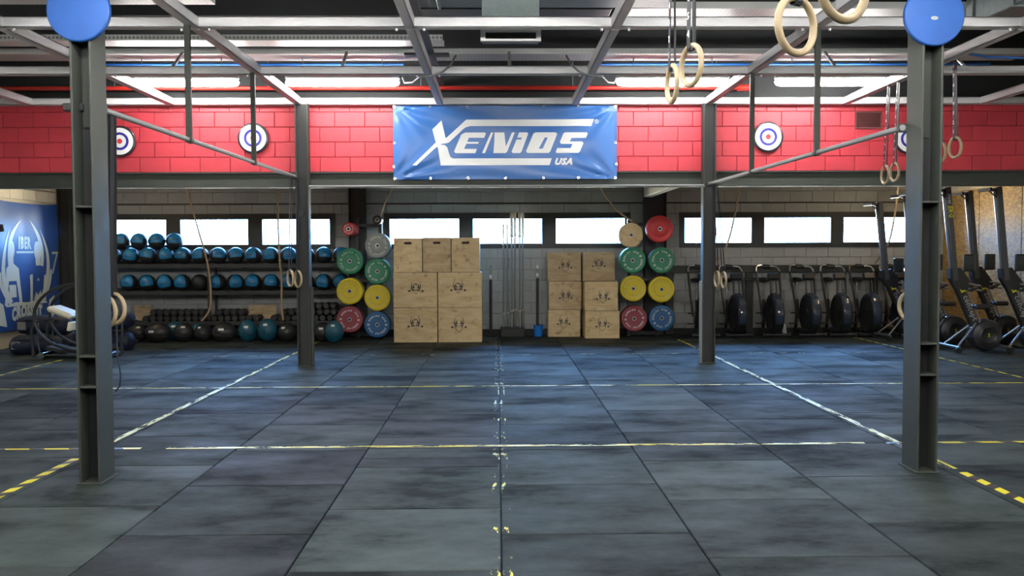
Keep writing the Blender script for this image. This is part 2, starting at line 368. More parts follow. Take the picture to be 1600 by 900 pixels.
def curve_geo(make):
    cu = make(); o = bpy.data.objects.new('outline', cu); me = bpy.data.meshes.new_from_object(o)
    vs = [tuple(v.co) for v in me.vertices]; fs = [list(p.vertices) for p in me.polygons]
    bpy.data.objects.remove(o); bpy.data.meshes.remove(me); bpy.data.curves.remove(cu)
    return vs, fs
def poly_geo(loops, depth=.001):
    """Filled outline(s); inner loops are holes. Lies in XY, thickness DEPTH each way."""
    def mk():
        cu = bpy.data.curves.new('outline', 'CURVE'); cu.dimensions = '2D'; cu.fill_mode = 'BOTH'; cu.extrude = depth
        for lp in loops:
            s = cu.splines.new('POLY'); s.points.add(len(lp) - 1); s.use_cyclic_u = True
            for p, q in zip(s.points, lp): p.co = (q[0], q[1], 0, 1)
        return cu
    return curve_geo(mk)
def text_geo(body, size=1, bold=.012, shear=0, depth=.001, align='CENTER', res=2, spacing=1):
    def mk():
        cu = bpy.data.curves.new('lettering', 'FONT'); cu.body = body; cu.size = size; cu.offset = bold * size; cu.shear = shear
        cu.extrude = depth; cu.align_x = align; cu.align_y = 'CENTER'; cu.resolution_u = res; cu.space_character = spacing; return cu
    return curve_geo(mk)

# ------------------------------------------------------------------ floor
XL, XR, YB = -7.8, 8.12, 16.1
fl = MB(); fl.box(((XL + XR) / 2, 6, -.08), (XR - XL + .4, 20.4, .1)); floor = struct(fl.obj('floor', 'mat_black'))
TS = 1.01; X0 = .012
phase = {-1: 4.146, 0: 4.665, 1: 4.28, 2: 4.81, 5: 3.85, -2: 4.70, -3: 4.25}
tile_cache = {}
def tile(x, y, wx, wy, m='rubber_tile'):
    k = (round(wx, 3), round(wy, 3), m)
    if k not in tile_cache:
        b = MB(); b.box((0, 0, -.015), (wx - .008, wy - .008, .03), .005); tile_cache[k] = b.mesh('floor_tile', m)
    link('floor_tile', tile_cache[k], floor, (x, y, 0))
for k in range(-8, 9):
    xa, xb = max(XL, X0 + k * TS), min(XR, X0 + (k + 1) * TS)
    if xb - xa < .05: continue
    p = phase.get(k, 4 + random.random())
    for n in range(-2, 13):
        ya, yb = p + n * TS, min(YB, p + (n + 1) * TS)
        if yb - ya < .06: continue
        xm, wx = (xa + xb) / 2, xb - xa
        if k == -1 and n == 2:      # this square is laid from narrow off-cuts
            for a, c, d in ((0, .27, 'rubber_tile_dark'), (.27, .60, 'rubber_tile'), (.60, TS, 'rubber_tile_dark')):
                tile(xm, ya + (a + c) / 2, wx, c - a, d)
            continue
        dark = (k, n) in ((-2, 1), (-2, 3), (5, 9), (-1, 3), (-2, -1), (-3, 4))
        tile(xm, (ya + yb) / 2, wx, yb - ya, 'rubber_tile_dark' if dark else 'rubber_tile')

# tape lines stuck on the floor: X along the line
def tape(x0, y0, x1, y1, wdt, m, label):
    L = math.hypot(x1 - x0, y1 - y0); b = MB(); b.box((L / 2, 0, .0006), (L, wdt, .0012))
    o = b.obj('floor_tape', m, None, (x0, y0, .0004), (0, 0, atan2(y1 - y0, x1 - x0))); tag(o, label, 'tape', 'tape lines on the rubber floor')
YA, YC, YD = 6.83, 9.90, 12.95
tape(-2.55, YA, 2.85, YA, .055, 'tape_worn', 'nearest crosswise yellow tape line, between the two nearest columns')
tape(XL, YA + .01, -2.75, YA, .05, 'tape_half', 'striped crosswise tape from the nearest ball-side column to the wall with the blue flag')
tape(3.02, YA, 8.1, YA, .05, 'tape_half', 'striped crosswise tape from the nearest rower-side column to the plywood wall')
tape(XL, YC, 8.1, YC, .05, 'tape_worn', 'second crosswise worn tape line, halfway to the boxes')
tape(-4.5, YD, 5.6, YD, .045, 'tape_rubbed', 'third crosswise tape line, almost rubbed away, in the blue glare before the boxes')
tape(-.018, 3.0, -.018, 15.0, .05, 'tape_rubbed', 'crumbling lengthwise tape strip along the central seam, ball side')
tape(.040, 3.0, .040, 15.0, .05, 'tape_rubbed', 'crumbling lengthwise tape strip along the central seam, rower side')
tape(-3.08, 6.95, -3.02, 15.0, .055, 'tape_worn', 'lengthwise yellow tape running past the ball-side columns to the ball rack')
tape(-3.09, 3.6, -3.09, 6.5, .06, 'tape_fresh', 'fresh yellow and black hazard tape beside the nearest ball-side column foot')
tape(3.12, 6.0, 3.06, 15.0, .055, 'tape_worn', 'lengthwise yellow tape running past the rower-side columns to the air bikes')
tape(3.14, 3.6, 3.13, 5.9, .06, 'tape_fresh', 'fresh yellow and black hazard tape beside the nearest rower-side column foot')
tape(6.15, 8.4, 6.15, 15.2, .045, 'tape_half', 'dashed lengthwise tape in front of the upright rowers')
tape(-6.15, 9.0, -6.15, 12.6, .045, 'tape_half', 'dashed lengthwise tape near the sandbags')

# ------------------------------------------------------------------ walls
WIN = []   # (x0, x1) of the panes
def panes(a, n, w, gap): return [(a + i * (w + gap), a + i * (w + gap) + w) for i in range(n)]
GROUPS = [panes(-7.16, 3, 1.235, .225), panes(-1.955, 3, 1.272, .226), panes(3.372, 3, 1.24, .205)]
WZ0, WZ1 = 1.629, 2.113
def rect(x0, x1, z0, z1): return [(x0, z0), (x1, z0), (x1, z1), (x0, z1)]
holes = []
for g in GROUPS:
    holes.append(rect(g[0][0] - .06, g[-1][1] + .06, WZ0 - .055, WZ1 + .075))
def plate_wall(name, loops, m, M, thick=.1):
    b = MB(); b.add(*poly_geo(loops, thick), M=M); return struct(b.obj(name, m))
plate_wall('wall_back', [rect(XL - .2, XR + .2, -.1, 3.15)] + holes, 'grey_joint', Tr(0, YB + .115, 0) @ UPY)
wall_back = bpy.data.objects['wall_back']
wall_front = plate_wall('wall_front', [rect(XL, XR, 2.56, 4.8)], 'red_joint', Tr(0, 12.13, 0) @ UPY)
wall_front.name = 'wall_upper'
MATS_UP = None
side_l = plate_wall('wall_left', [rect(-4, 16.3, -.1, 4.8)], 'cream_paint', Tr(XL - .11, 0, 0) @ Rz(pi / 2) @ UPY)
side_r = plate_wall('wall_right', [rect(-4, 16.3, -.1, 4.8)], 'cream_paint', Tr(XR + .11, 0, 0) @ Rz(pi / 2) @ UPY)
plate_wall('wall_rear', [rect(XL - .2, XR + .2, -.1, 4.8)], 'dark_wall', Tr(0, -4.1, 0) @ UPY)

def clip(x0, x1, z0, z1, holes_):
    """Pieces of a block left after the openings are cut out (openings run over whole blocks' heights or split them)."""
    out = [(x0, x1, z0, z1)]
    for h in holes_:
        hx0, hz0 = h[0]; hx1, hz1 = h[2]; nxt = []
        for a, b, c, d in out:
            if b <= hx0 or a >= hx1 or d <= hz0 or c >= hz1: nxt.append((a, b, c, d)); continue
            if a < hx0: nxt.append((a, hx0, c, d))
            if b > hx1: nxt.append((hx1, b, c, d))
            if c < hz0: nxt.append((max(a, hx0), min(b, hx1), c, hz0))
            if d > hz1: nxt.append((max(a, hx0), min(b, hx1), hz1, d))
        out = nxt
    return [q for q in out if q[1] - q[0] > .03 and q[3] - q[2] > .02]
blk_cache = {}
def block_mesh(wd, ht, m, t=.02):
    k = (round(wd, 2), round(ht, 2), m)
    if k not in blk_cache:
        b = MB(); b.box((0, 0, 0), (wd - .006, t, ht - .006), .004); blk_cache[k] = b.mesh('block', m)
    return blk_cache[k]
def lay_blocks(parent, x0, x1, z0, z1, y, m, holes_=(), keep=None, off=0, ch=.2, cw=.4):
    """Courses of CW x CH blocks, half lapped. KEEP(x, z): is it one of those that show; the others go into one joined part."""
    rest = MB(); r = 0; z = z0; n = 0
    while z < z1 - .02:
        zt = min(z + ch, z1); x = x0 - (cw / 2 if r % 2 else 0) - off
        while x < x1:
            a, b_ = max(x, x0), min(x + cw, x1)
            if b_ - a > .03:
                for (p, q, s, t) in clip(a, b_, z, zt, holes_):
                    if keep is None or (keep((p + q) / 2, (s + t) / 2) and n < 298):
                        link('block', block_mesh(q - p, t - s, m), parent, ((p + q) / 2, y - .006 - random.random() * .002, (s + t) / 2)); n += 1
                    else: rest.box(((p + q) / 2, y - .006, (s + t) / 2), (q - p - .006, .02, t - s - .006), .004)
            x += cw
        z = zt; r += 1
    if rest.v: tag(rest.obj('masonry', m, parent), kind='stuff')
def shows(x, z):
    if z > 2.18: return True
    if z > 1.25: return True
    if -.3 < x < .9: return True
    return 3.1 < x < 6.9 and z > .8
lay_blocks(wall_back, XL, XR, 2.38, 2.78, YB, 'grey_block', holes, lambda x, z: True, .1)
lay_blocks(wall_back, XL, XR, -.02, 2.36, YB, 'grey_block', holes, lambda x, z: shows(x, z) and random.random() < .99)
struct(MB().box((.16, YB - .012, 2.372), (XR - XL, .03, .02)).obj('trim_1', 'frame_black'))
lay_blocks(wall_front, XL, XR, 2.575, 3.56, 12.03, 'red_paint', (), None, .17)
struct(MB().box((.16, 12.02, 4.2), (XR - XL, .02, 1.28), .004).obj('wall_gable', 'dark_wall'))
struct(MB().box((.16, YB - .03, .045), (XR - XL, .03, .11), .004).obj('baseboard_back', 'mat_black'))
# a few courses on the side walls, above the flag and the plywood
bl = link('wall_left_courses', None); struct(bl); bl.rotation_euler = (0, 0, pi / 2); bl.location = (XL, 0, 0)
for r, z in enumerate((2.38, 2.58)):
    for i in range(7):
        y = 13.4 + i * .4 + (.2 if r else 0)
        if y < 16: link('block', block_mesh(.4, .2, 'cream_block'), bl, (y, .0, z + .1))
br = link('wall_right_courses', None); struct(br); br.rotation_euler = (0, 0, -pi / 2); br.location = (XR, 0, 0)
for r, z in enumerate((2.52, 2.72)):
    for i in range(8):
        y = 13.0 + i * .4 + (.2 if r else 0)
        if y < 16: link('block', block_mesh(.4, .2, 'cream_block'), br, (-y, .0, z + .1))

# windows: one dark frame around each group of panes, the panes set in it
for gi, g in enumerate(GROUPS):
    o = MB(); o.add(*poly_geo([rect(g[0][0] - .085, g[-1][1] + .085, WZ0 - .07, WZ1 + .085)] + [rect(a, b_, WZ0, WZ1) for a, b_ in g], .03), M=Tr(0, YB - .01, 0) @ UPY)
    wn = struct(o.obj('window_%d' % (gi + 1), 'frame_black'))
    for a, b_ in g:
        MB().box(((a + b_) / 2, YB + .02, (WZ0 + WZ1) / 2), (b_ - a - .002, .008, WZ1 - WZ0 - .002)).obj('pane', 'glass', wn)
        s = MB(); s.box(((a + b_) / 2, YB - .01, WZ0 + .01), (b_ - a, .05, .02), .004); s.box(((a + b_) / 2, YB - .01, WZ1 - .01), (b_ - a, .05, .02), .004)
        s.box((a + .008, YB - .01, (WZ0 + WZ1) / 2), (.016, .05, WZ1 - WZ0), .004); s.box((b_ - .008, YB - .01, (WZ0 + WZ1) / 2), (.016, .05, WZ1 - WZ0), .004)
        s.obj('sash', 'frame_black', wn)
    L = bpy.data.lights.new('daylight_portal', 'AREA'); L.shape = 'RECTANGLE'; L.size = g[-1][1] - g[0][0]; L.size_y = WZ1 - WZ0; L.cycles.is_portal = True
    po = bpy.data.objects.new('daylight_portal', L); COL.objects.link(po); po.location = ((g[0][0] + g[-1][1]) / 2, YB + .05, (WZ0 + WZ1) / 2); po.rotation_euler = (-pi / 2, 0, 0)

# roofs
cl = MB(); cl.box((.16, 4, 4.75), (16.6, 16.6, .1)); ceiling = struct(cl.obj('ceiling', 'roof_deck'))
for i in range(34):      # ribs of the roof sheeting that show
    MB().prism([(-.05, 0), (-.03, -.045), (.03, -.045), (.05, 0)], 0, 16, Tr(-7.84, 4.0 + i * .24, 4.70) @ Ry(pi / 2) @ Rz(-pi / 2) @ Matrix.Identity(4)).obj('roof_rib', 'roof_deck', ceiling)
struct(MB().box((.16, 14.2, 3.0), (16.6, 4.2, .1)).obj('ceiling_rear', 'cream_paint'))

# black steel beam under the red wall
b = MB(); b.box((.16, 12.07, 2.561), (XR - XL, .22, .022), .004); b.box((.16, 12.07, 2.382), (XR - XL, .22, .022), .004); b.box((.16, 12.03, 2.47), (XR - XL, .03, .17))
beam = struct(b.obj('lintel_beam', 'black_steel'))
# box beam from the back post to the near column, cream painted
b = MB(); b.box((2.655, 13.95, 2.60), (.15, 3.5, .30), .006); struct(b.obj('ceiling_beam', 'cream_paint'))
# yellow tape tags on its underside
for i, x in enumerate((-1.84, -1.35, -.87, -.385, .11, .605, 1.1, 1.59)):
    ang = -x * .03
    t = MB().box((0, 0, 0), (.035, .20, .003)).obj('tape_tag', 'tag_yellow', None, (x, 12.07, 2.3693), (0, 0, 0))
    tag(t, 'yellow tape tag under the black lintel beam, %s from the ball-rack side' % ('first second third fourth fifth sixth seventh eighth'.split()[i]), 'tape', 'yellow tape tags under the lintel beam')
    for k in range(3): MB().box((0, -.06 + k * .06, -.002), (.03, .012, .002)).obj('tag_mark', 'tag_mark', t)

# ------------------------------------------------------------------ steel columns (flanges face sideways, the open web towards the hall's middle aisle)
ORD = ['first', 'second', 'third', 'fourth', 'fifth', 'sixth', 'seventh', 'eighth', 'ninth', 'tenth', 'eleventh', 'twelfth', 'thirteenth', 'fourteenth', 'fifteenth']
def column(x, y, wx, dy, z1, label, stiff=(), flip=1, plate=None, m='black_steel'):
    t = thing('steel_column', label, 'column', (x, y, 0), (0, 0, 0)); t['kind'] = 'structure'
    for s in (-1, 1):
        MB().box((s * (wx / 2 - .007), dy / 2, z1 / 2), (.014, dy, z1), .003).obj('flange', m, t)
    MB().box((0, dy * .62, z1 / 2), (wx - .028, .012, z1)).obj('web', 'dark_steel', t)
    for z in stiff: MB().box((0, dy * .31, z), (wx - .028, dy * .6, .014), .003).obj('stiffener', m, t)
    MB().box((0, dy / 2, .004), (wx + .03, dy + .04, .01), .003).obj('base_plate', m, t)
    if plate: MB().box((.0, dy * .57, (plate + z1) / 2), (wx * .62, .012, z1 - plate), .003).obj('doubler_plate', m, t)
    return t
cl = column(-2.662, 5.78, .135, .225, 4.6, 'nearest black steel column on the ball-rack side, carrying a round blue target', (.63, .83, 1.80), plate=2.32)
MB().box((-.10, .12, 2.452), (.13, .05, .05), .006).obj('peg', 'dark_steel', cl); MB().box((-.145, .13, 2.452), (.02, .03, .03), .006).obj('peg_end', 'dark_steel', cl)
cr = column(2.888, 5.90, .14, .225, 4.6, 'nearest black steel column on the rower side, carrying a round blue target', (.66, .87, 1.82), plate=2.26)
c1 = column(-2.56, 11.74, .17, .14, 3.45, 'black steel column in line with the red wall, beside the ball rack')
c2 = column(2.81, 11.78, .17, .14, 3.45, 'black steel column in line with the red wall, beside the air bikes')
MB().box((.105, .05, .52), (.035, .05, 1.04), .004).obj('side_post', 'black_steel', c1)
MB().box((-.10, .05, .55), (.035, .05, 1.10), .004).obj('side_post', 'cable_grey', c2)
for z in (2.02, ): 
    MB().lathe([(0, 0), (.05, 0), (.05, .02), (.02, .02), (0, .02)], 16, Tr(-.02, 0, z) @ Rx(pi / 2)).obj('cleat', 'dark_steel', c1)
for x, lab in ((-2.495, 'dark back-wall post behind the bumper plates nearest the ball rack'), (2.815, 'dark back-wall post behind the bumper plates nearest the air bikes')):
    t = thing('steel_column', lab, 'column', (x, 15.80, 0)); t['kind'] = 'structure'
    wd = .28 if x < 0 else .38
    for s in (-1, 1): MB().box((s * (wd / 2 - .008), .13, 1.45), (.016, .26, 2.9), .003).obj('flange', 'dark_steel', t)
    MB().box((0, .1, 1.45), (wd - .03, .014, 2.9)).obj('web', 'dark_steel', t)
t = thing('steel_column', 'dark corner post between the blue flag and the grey wall', 'column', (-7.66, 15.9, 0)); t['kind'] = 'structure'
for s in (-1, 1): MB().box((s * .1, .06, 1.45), (.016, .2, 2.9), .003).obj('flange', 'dark_steel', t)
MB().box((0, .06, 1.45), (.19, .014, 2.9)).obj('web', 'dark_steel', t)

MB().box((.06, .30, 2.31), (.03, .34, .03), .004).obj('ring_hook', 'dark_steel', cr)
# round blue targets on the two nearest columns
for x, y, lab in ((-2.66, 5.775, 'round blue wall-ball target high on the nearest ball-side column'), (2.885, 5.895, 'round blue wall-ball target with a scuffed centre on the nearest rower-side column')):
    d = thing('target_disc', lab, 'target', (x, y, 3.045))
    MB().lathe([(0, .018), (.192, .018), (.199, .012), (.199, -.018), (0, -.018)], 56, Rx(pi / 2)).obj('disc', 'disc_blue', d)
    MB().box((0, .03, 0), (.06, .03, .2), .004).obj('bracket', 'dark_steel', d)
    if x > 0: MB().lathe([(0, 0), (.014, 0), (.016, .003), (0, .004)], 10, Tr(-.005, -.018, -.02) @ Rx(pi / 2) @ Matrix.Diagonal((1.6, .8, 1, 1))).obj('scuff', 'plate_grey', d)

# ------------------------------------------------------------------ white ceiling grid
GX = [-6.15, -4.3, -2.62, -.755, 1.04, 2.81, 4.65, 6.5]; GY = [3.75, 5.8, 7.87, 9.92, 11.93]; GZ = 3.45; GH = .095
grid = struct(link('trim_2', None)); grid['label'] = 'white steel ceiling grid over the whole gym'
def channel(L, wd=.09, h=GH):     # C-channel along X, web towards -Y
    b = MB(); b.box((L / 2, -wd / 2 + .006, h / 2), (L, .012, h), .003); b.box((L / 2, 0, .006), (L, wd, .012), .003); b.box((L / 2, 0, h - .006), (L, wd, .012), .003); return b
for y in GY:
    xs = [XL] + GX + [XR]
    for a, b_ in zip(xs, xs[1:]):
        channel(b_ - a - .05).obj('beam', 'white_paint', grid, (a + .025, y, GZ))
for i, x in enumerate(GX):
    ys = [2.0] + GY
    for a, b_ in zip(ys, ys[1:]):
        o = channel(b_ - a - .02, .085, GH + .005).obj('beam', 'white_paint', grid, (x, a + .01, GZ - .006), (0, 0, pi / 2))
        if x > 0: o.scale = (1, -1, 1)
    for y in GY[:-1]:
        for s in (-.12, .12):
            MB().lathe([(0, -.02), (.012, -.02), (.012, 0), (0, 0)], 8, Tr(x + s, y, GZ)).obj('bolt', 'white_paint', grid)
for x, y in ((-3.55, 9.92), (-1.7, 9.92), (.14, 9.92), (3.75, 9.92), (5.2, 9.92), (-5.9, 9.92)):
    MB().box((0, 0, 0), (.035, .42, .02), .003, M=Rx(.62)).obj('brace', 'white_paint', grid, (x, y + .14, GZ + .2))

# ------------------------------------------------------------------ lamps, trays, pipes, ducts above the grid
def lamp(x, y, z, L, label, hang=.31, m='diffuser'):
    t = thing('fluorescent_lamp', label, 'lamp', (x, y, z), group='fluorescent tube lamps')
    MB().box((0, 0, .062), (L, .10, .05), .012).obj('housing', 'lamp_body', t)
    pr = [(-L / 2 + .0, .012), (-L / 2 + .02, .038), (-L / 2 + .07, .048), (L / 2 - .07, .048), (L / 2 - .02, .038), (L / 2, .012)]
    MB().tube([(p, 0, 0) for p, r in pr], [r for p, r in pr], 14).obj('diffuser', m, t)
    for s in (-1, 1):
        MB().tube([(s * L * .35, 0, .08), (s * L * .35, 0, hang)], .006, 6).obj('hanger', 'cable_grey', t)
    return t
for x, lab in ((-3.91, 'lit fluorescent tube over the red wall, nearest the wall with the flag'), (-1.92, 'lit fluorescent tube over the red wall, on the ball side of the blue banner'),
               (2.20, 'lit fluorescent tube over the red wall, on the rower side of the blue banner'), (4.19, 'lit fluorescent tube over the red wall, nearest the plywood wall')):
    lamp(x, 11.2, 3.61, 1.41, lab)
for j, y in enumerate((5.0, 2.8, .6)):       # unseen hall lamps; middle row, centre tubes and low hang added for light
    for i, x in enumerate((-5.3, -1.9, .15, 2.2, 5.6)):
        lamp(x, y, 3.25, 1.41, 'unseen lit fluorescent tube over the %s row of mats, %s from the flag side' % (('front', 'middle', 'entrance')[j], ORD[i]), .2)
for x, y, lab in ((-6.6, 14.2, 'unseen lit tube lamp added in the low rear bay above the sandbags'), (6.9, 14.5, 'unseen lit tube lamp added in the low rear bay above the rowers')):
    lamp(x, y, 2.80, 1.2, lab, .15, 'diffuser_warm').rotation_euler.z = pi / 2  # unseen warm lamps, added to brighten the flag and the strand panels

def tray(x0, x1, y0, y1, z, label):
    b = MB(); b.box(((x0 + x1) / 2, (y0 + y1) / 2, z), (x1 - x0, y1 - y0, .012)); b.box(((x0 + x1) / 2, y0, z + .03), (x1 - x0, .008, .06)); b.box(((x0 + x1) / 2, y1, z + .03), (x1 - x0, .008, .06))
    tag(b.obj('cable_tray', 'perforated'), label, 'tray', 'perforated trays above the grid')
tray(-6.4, 6.6, 11.02, 11.42, 3.93, 'long perforated metal tray just above the fluorescent tubes')
tray(-6.0, -.62, 10.32, 10.62, 3.93, 'shorter perforated tray one step nearer, on the ball side')
tray(1.35, 4.2, 8.98, 9.36, 3.93, 'perforated tray above the hanging rings on the rower side')
tray(4.22, 6.2, 8.98, 9.36, 3.93, 'perforated tray past the hanging rings, near the plywood wall')
tray(-5.2, -2.75, 8.45, 8.85, 3.93, 'perforated tray above the pull-up bar on the ball side')
b = MB(); b.box((-.78, 9.4, 3.72), (.17, 5.0, .03), .006); b.box((-.78, 10.05, 3.70), (.5, .12, .03), .005); tag(b.obj('cable_tray', 'grey_duct'), 'dark flat cable tray running lengthwise beside the centre beam', 'tray')

def pipe(pts, r, m, label, name='pipe'): return tag(MB().tube(pts, r, 10).obj(name, m), label, 'pipe')
rpipe = thing('sprinkler_pipe', 'red sprinkler pipe running along the top of the red wall', 'pipe', (0, 0, 0))
MB().tube([(-6.6, 11.82, 3.655), (3.2, 11.82, 3.655)], .028, 10).obj('pipe_run', 'red_pipe', rpipe)
MB().tube([(3.18, 11.82, 3.655), (3.34, 11.82, 3.655)], .045, 10).obj('end_cap', 'red_pipe', rpipe)
for x in (-5, -3, -1, 1, 2.9): MB().tube([(x, 11.82, 3.68), (x, 11.82, 4.0)], .006, 6).obj('hanger', 'cable_grey', rpipe)
for x0, x1, lab in ((-5.0, -1.2, 'blue pipe above the tubes on the ball side of the banner'), (1.25, 6.4, 'blue pipe above the tubes on the rower side of the banner')):
    bp_ = thing('water_pipe', lab, 'pipe', (x0, 11.56, 3.905))
    MB().tube([(0, 0, 0), (x1 - x0, 0, 0)], .022, 10).obj('pipe_run', 'blue_pipe', bp_)
    for k in range(4): MB().box(((x1 - x0) * (k + .5) / 4, .23, 0), (.03, .46, .02), .003).obj('bracket', 'cable_grey', bp_)
pipe([(4.72, 9.1, 3.52), (5.0, 9.1, 3.47), (5.5, 9.0, 3.43), (6.6, 8.8, 3.42)], .014, 'blue_pipe', 'thin blue hose sagging from the grid beside the rings')
pipe([(-6.6, 8.2, 3.62), (-4.6, 6.0, 3.75)], .05, 'blue_pipe', 'dark blue pipe crossing the top corner above the flag side')
for s, lab in ((-1, 'grey looping cable from the ball-side tube to the middle'), (1, 'grey looping cable from the rower-side tube to the middle')):
    c = .155; pts = [(c + s * 1.325, 11.15, 3.665), (c + s * 1.27, 10.9, 3.55), (c + s * 1.12, 10.3, 3.44), (c + s * 1.0, 9.84, 3.415), (c + s * .85, 9.78, 3.42), (c + s * .74, 9.76, 3.455), (c + s * .66, 9.78, 3.53), (c + s * .60, 9.8, 3.64)]
    tag(MB().tube(pts, .011, 8).obj('cable', 'cable_grey'), lab, 'cable')

d = thing('air_duct', 'galvanized air duct with a square outlet over the centre of the gym', 'duct', (0, 8.2, 3.86))
b = MB(); b.box((.36, 0, .24), (2.6, 1.05, .48), .01); b.obj('duct_body', 'galvanized', d)
for x in (-.55, .3, 1.2): MB().box((x, 0, .24), (.03, 1.08, .51), .004).obj('joint_flange', 'galvanized', d)
b = MB(); b.box((.13, .35, -.17), (.54, .34, .36), .004); b.obj('outlet_neck', 'galvanized', d)
fr = MB(); fr.add(*poly_geo([rect(-.15, .41, -.41, -.31), rect(-.105, .365, -.391, -.327)], .03), M=Tr(0, .15, 0) @ UPY); g = fr.obj('grille_frame', 'white_paint', d)
MB().box((.13, .17, -.36), (.47, .01, .07)).obj('grille_slot', 'dark_steel', g)
d = thing('air_duct', 'dark grey duct just behind the galvanized one', 'duct', (0, 9.45, 3.95))
MB().box((.20, 0, .2), (1.95, .7, .4), .01).obj('duct_body', 'grey_duct', d)
d = thing('air_duct', 'large galvanized duct above the nearest rower-side column', 'duct', (5.35, 8.0, 3.72))
MB().box((0, 0, .3), (1.3, 1.9, .6), .01).obj('duct_body', 'galvanized', d)
for y in (-.6, .1, .8): MB().box((0, y, .3), (1.34, .03, .64), .004).obj('joint_flange', 'galvanized', d)
d = thing('air_duct', 'dark duct box beside the large galvanized duct, by the plywood wall', 'duct', (6.85, 8.3, 3.7))
MB().box((0, 0, .3), (1.2, 2.6, .6), .01).obj('duct_body', 'grey_duct', d)
for i, y in enumerate((4.6, 6.7, 10.75)):      # dark roof purlins
    MB().box((.16, y, 4.45), (16, .12, .3), .006).obj('purlin', 'roof_deck', ceiling)

# ------------------------------------------------------------------ pull-up bars
def bar(x, y0, y1, z0, z1, hang, label):
    t = thing('pull_up_bar', label, 'bar', (x, y0, z0))
    MB().tube([(0, 0, 0), (0, y1 - y0, z1 - z0)], .021, 12).obj('bar', 'cable_grey', t)
    for y in hang:
        zz = (z1 - z0) * (y - y0) / (y1 - y0)
        h = MB().box((0, y - y0, (zz - .0 + GZ - z0) / 2), (.05, .035, GZ - z0 - zz), .003).obj('hanger', 'black_steel', t)
        MB().tube([(0, y - y0 - .03, zz), (0, y - y0 + .03, zz)], .032, 12).obj('collar', 'black_steel', h)
    for y in (y0 + .02, y1 - .02): MB().box((0, y - y0, (z1 - z0) * (y - y0) / (y1 - y0)), (.06, .03, .06), .004).obj('end_bracket', 'black_steel', t)
bar(-2.64, 6.02, 11.74, 2.46, 2.49, (7.72, 9.75), 'long pull-up bar between the two ball-side columns, hung on two flats')
bar(2.80, 6.14, 11.78, 2.345, 2.385, (7.80, 9.80), 'long pull-up bar between the two rower-side columns, hung on two flats')
t = thing('pull_up_bar', 'thin crosswise pull-up bar below the lintel beam under the blue banner', 'bar', (-2.47, 11.72, 2.362))
MB().tube([(0, 0, 0), (5.2, 0, 0)], .014, 10).obj('bar', 'cable_grey', t)
for x in (.0, 5.2): MB().box((x, 0, 0), (.02, .06, .06), .003).obj('end_bracket', 'black_steel', t)

# ------------------------------------------------------------------ gymnastic rings on straps
ring_me = MB().tube([(.1035 * cos(2 * pi * i / 40), 0, .1035 * sin(2 * pi * i / 40)) for i in range(40)], .0145, 12, True).mesh('ring', 'wood_ring')
def ring(x, y, z, theta, ztop, label, group, nums=None, dx=0, dy=0, mark=True, lean=0):
    t = thing('gym_ring', label, 'ring', (x, y, z), (0, 0, theta), group)
    link('ring', ring_me, t)
    H = ztop - z; c, s = cos(-theta), sin(-theta); tx, ty = dx * c - dy * s, dx * s + dy * c
    wd = .036
    def ribbon(a, b_, name, m, w_=wd):
        v = [(a[0] - w_ / 2, a[1], a[2]), (a[0] + w_ / 2, a[1], a[2]), (b_[0] + w_ / 2, b_[1], b_[2]), (b_[0] - w_ / 2, b_[1], b_[2])]
        vv = v + [(p[0], p[1] + .0025, p[2]) for p in v]
        return MB().add(vv, [(0, 1, 2, 3), (7, 6, 5, 4), (0, 4, 5, 1), (1, 5, 6, 2), (2, 6, 7, 3), (3, 7, 4, 0)]).obj(name, m, t)
    st = ribbon((0, -.018, .085), (tx, ty - .012, H), 'strap', 'strap')
    ribbon((0, .016, .085), (tx, ty + .01, H), 'strap', 'strap')
    MB().tube([(0, -.018, .088), (0, -.012, .078), (0, 0, .074), (0, .012, .078), (0, .018, .088)], .018, 4, sect=[(-1, -.08), (1, -.08), (1, .08), (-1, .08)]).obj('strap_loop', 'strap', t)
    if mark:
        b = MB(); k = 0; zz = .16
        while zz < H - .06 and k < 24:
            f = zz / H; ch = str(nums - k) if False else str((k + (nums or 1)) % 10)
            vs, fs = GL[ch]; b.add([(v[0] * .055, v[1] * .05, 0) for v in vs], fs, Tr(tx * f, (ty - .012) * f - .020 * (1 - f) - .001, zz) @ UPY)
            zz += .095; k += 1
        tag(b.obj('strap_print', 'strap_print', st), kind='stuff')
    return t
GL = {}
for ch in '0123456789':
    GL[ch] = text_geo(ch, 1, .03, depth=0, res=1)
def face(x, y, a): return radians(a) - atan2(x, y)
ring(1.127, 3.37, 2.346, face(1.127, 3.37, 52), 3.45, 'near wooden ring hanging low in view, whole loop seen', 'big rings near the camera', 3, -.08, 0)
ring(1.075, 2.78, 2.32, face(1.075, 2.78, 50), 3.45, 'nearest wooden ring, cut by the top edge of view', 'big rings near the camera', 3, -.03, 0)
ring(1.028, 4.736, 2.481, face(1.028, 4.736, -60), 3.45, 'wooden ring on a strap numbered 7 6 5, in front of a lit tube', 'pair of rings on numbered straps', 4)
ring(1.015, 5.187, 2.468, face(1.015, 5.187, -74), 3.45, 'wooden ring turned edge-on beside the ring on the 7 6 5 strap', 'pair of rings on numbered straps', 1)
ring(4.604, 10.54, 2.395, face(4.604, 10.54, -67), 3.45, 'small hanging ring in front of the black beam, farther from the nearest rower-side column', 'pair of rings by the vent', 1, .03)
ring(4.605, 10.29, 2.404, face(4.586, 10.2, -64), 3.45, 'small hanging ring in front of the black beam, next to the nearest rower-side column', 'pair of rings by the vent', 1, .03)
ring(4.72, 9.15, 2.556, face(4.72, 9.15, -57), 3.45, 'hanging ring against the red wall, past the nearest rower-side column', 'pair of rings past the column', 1, -.02)
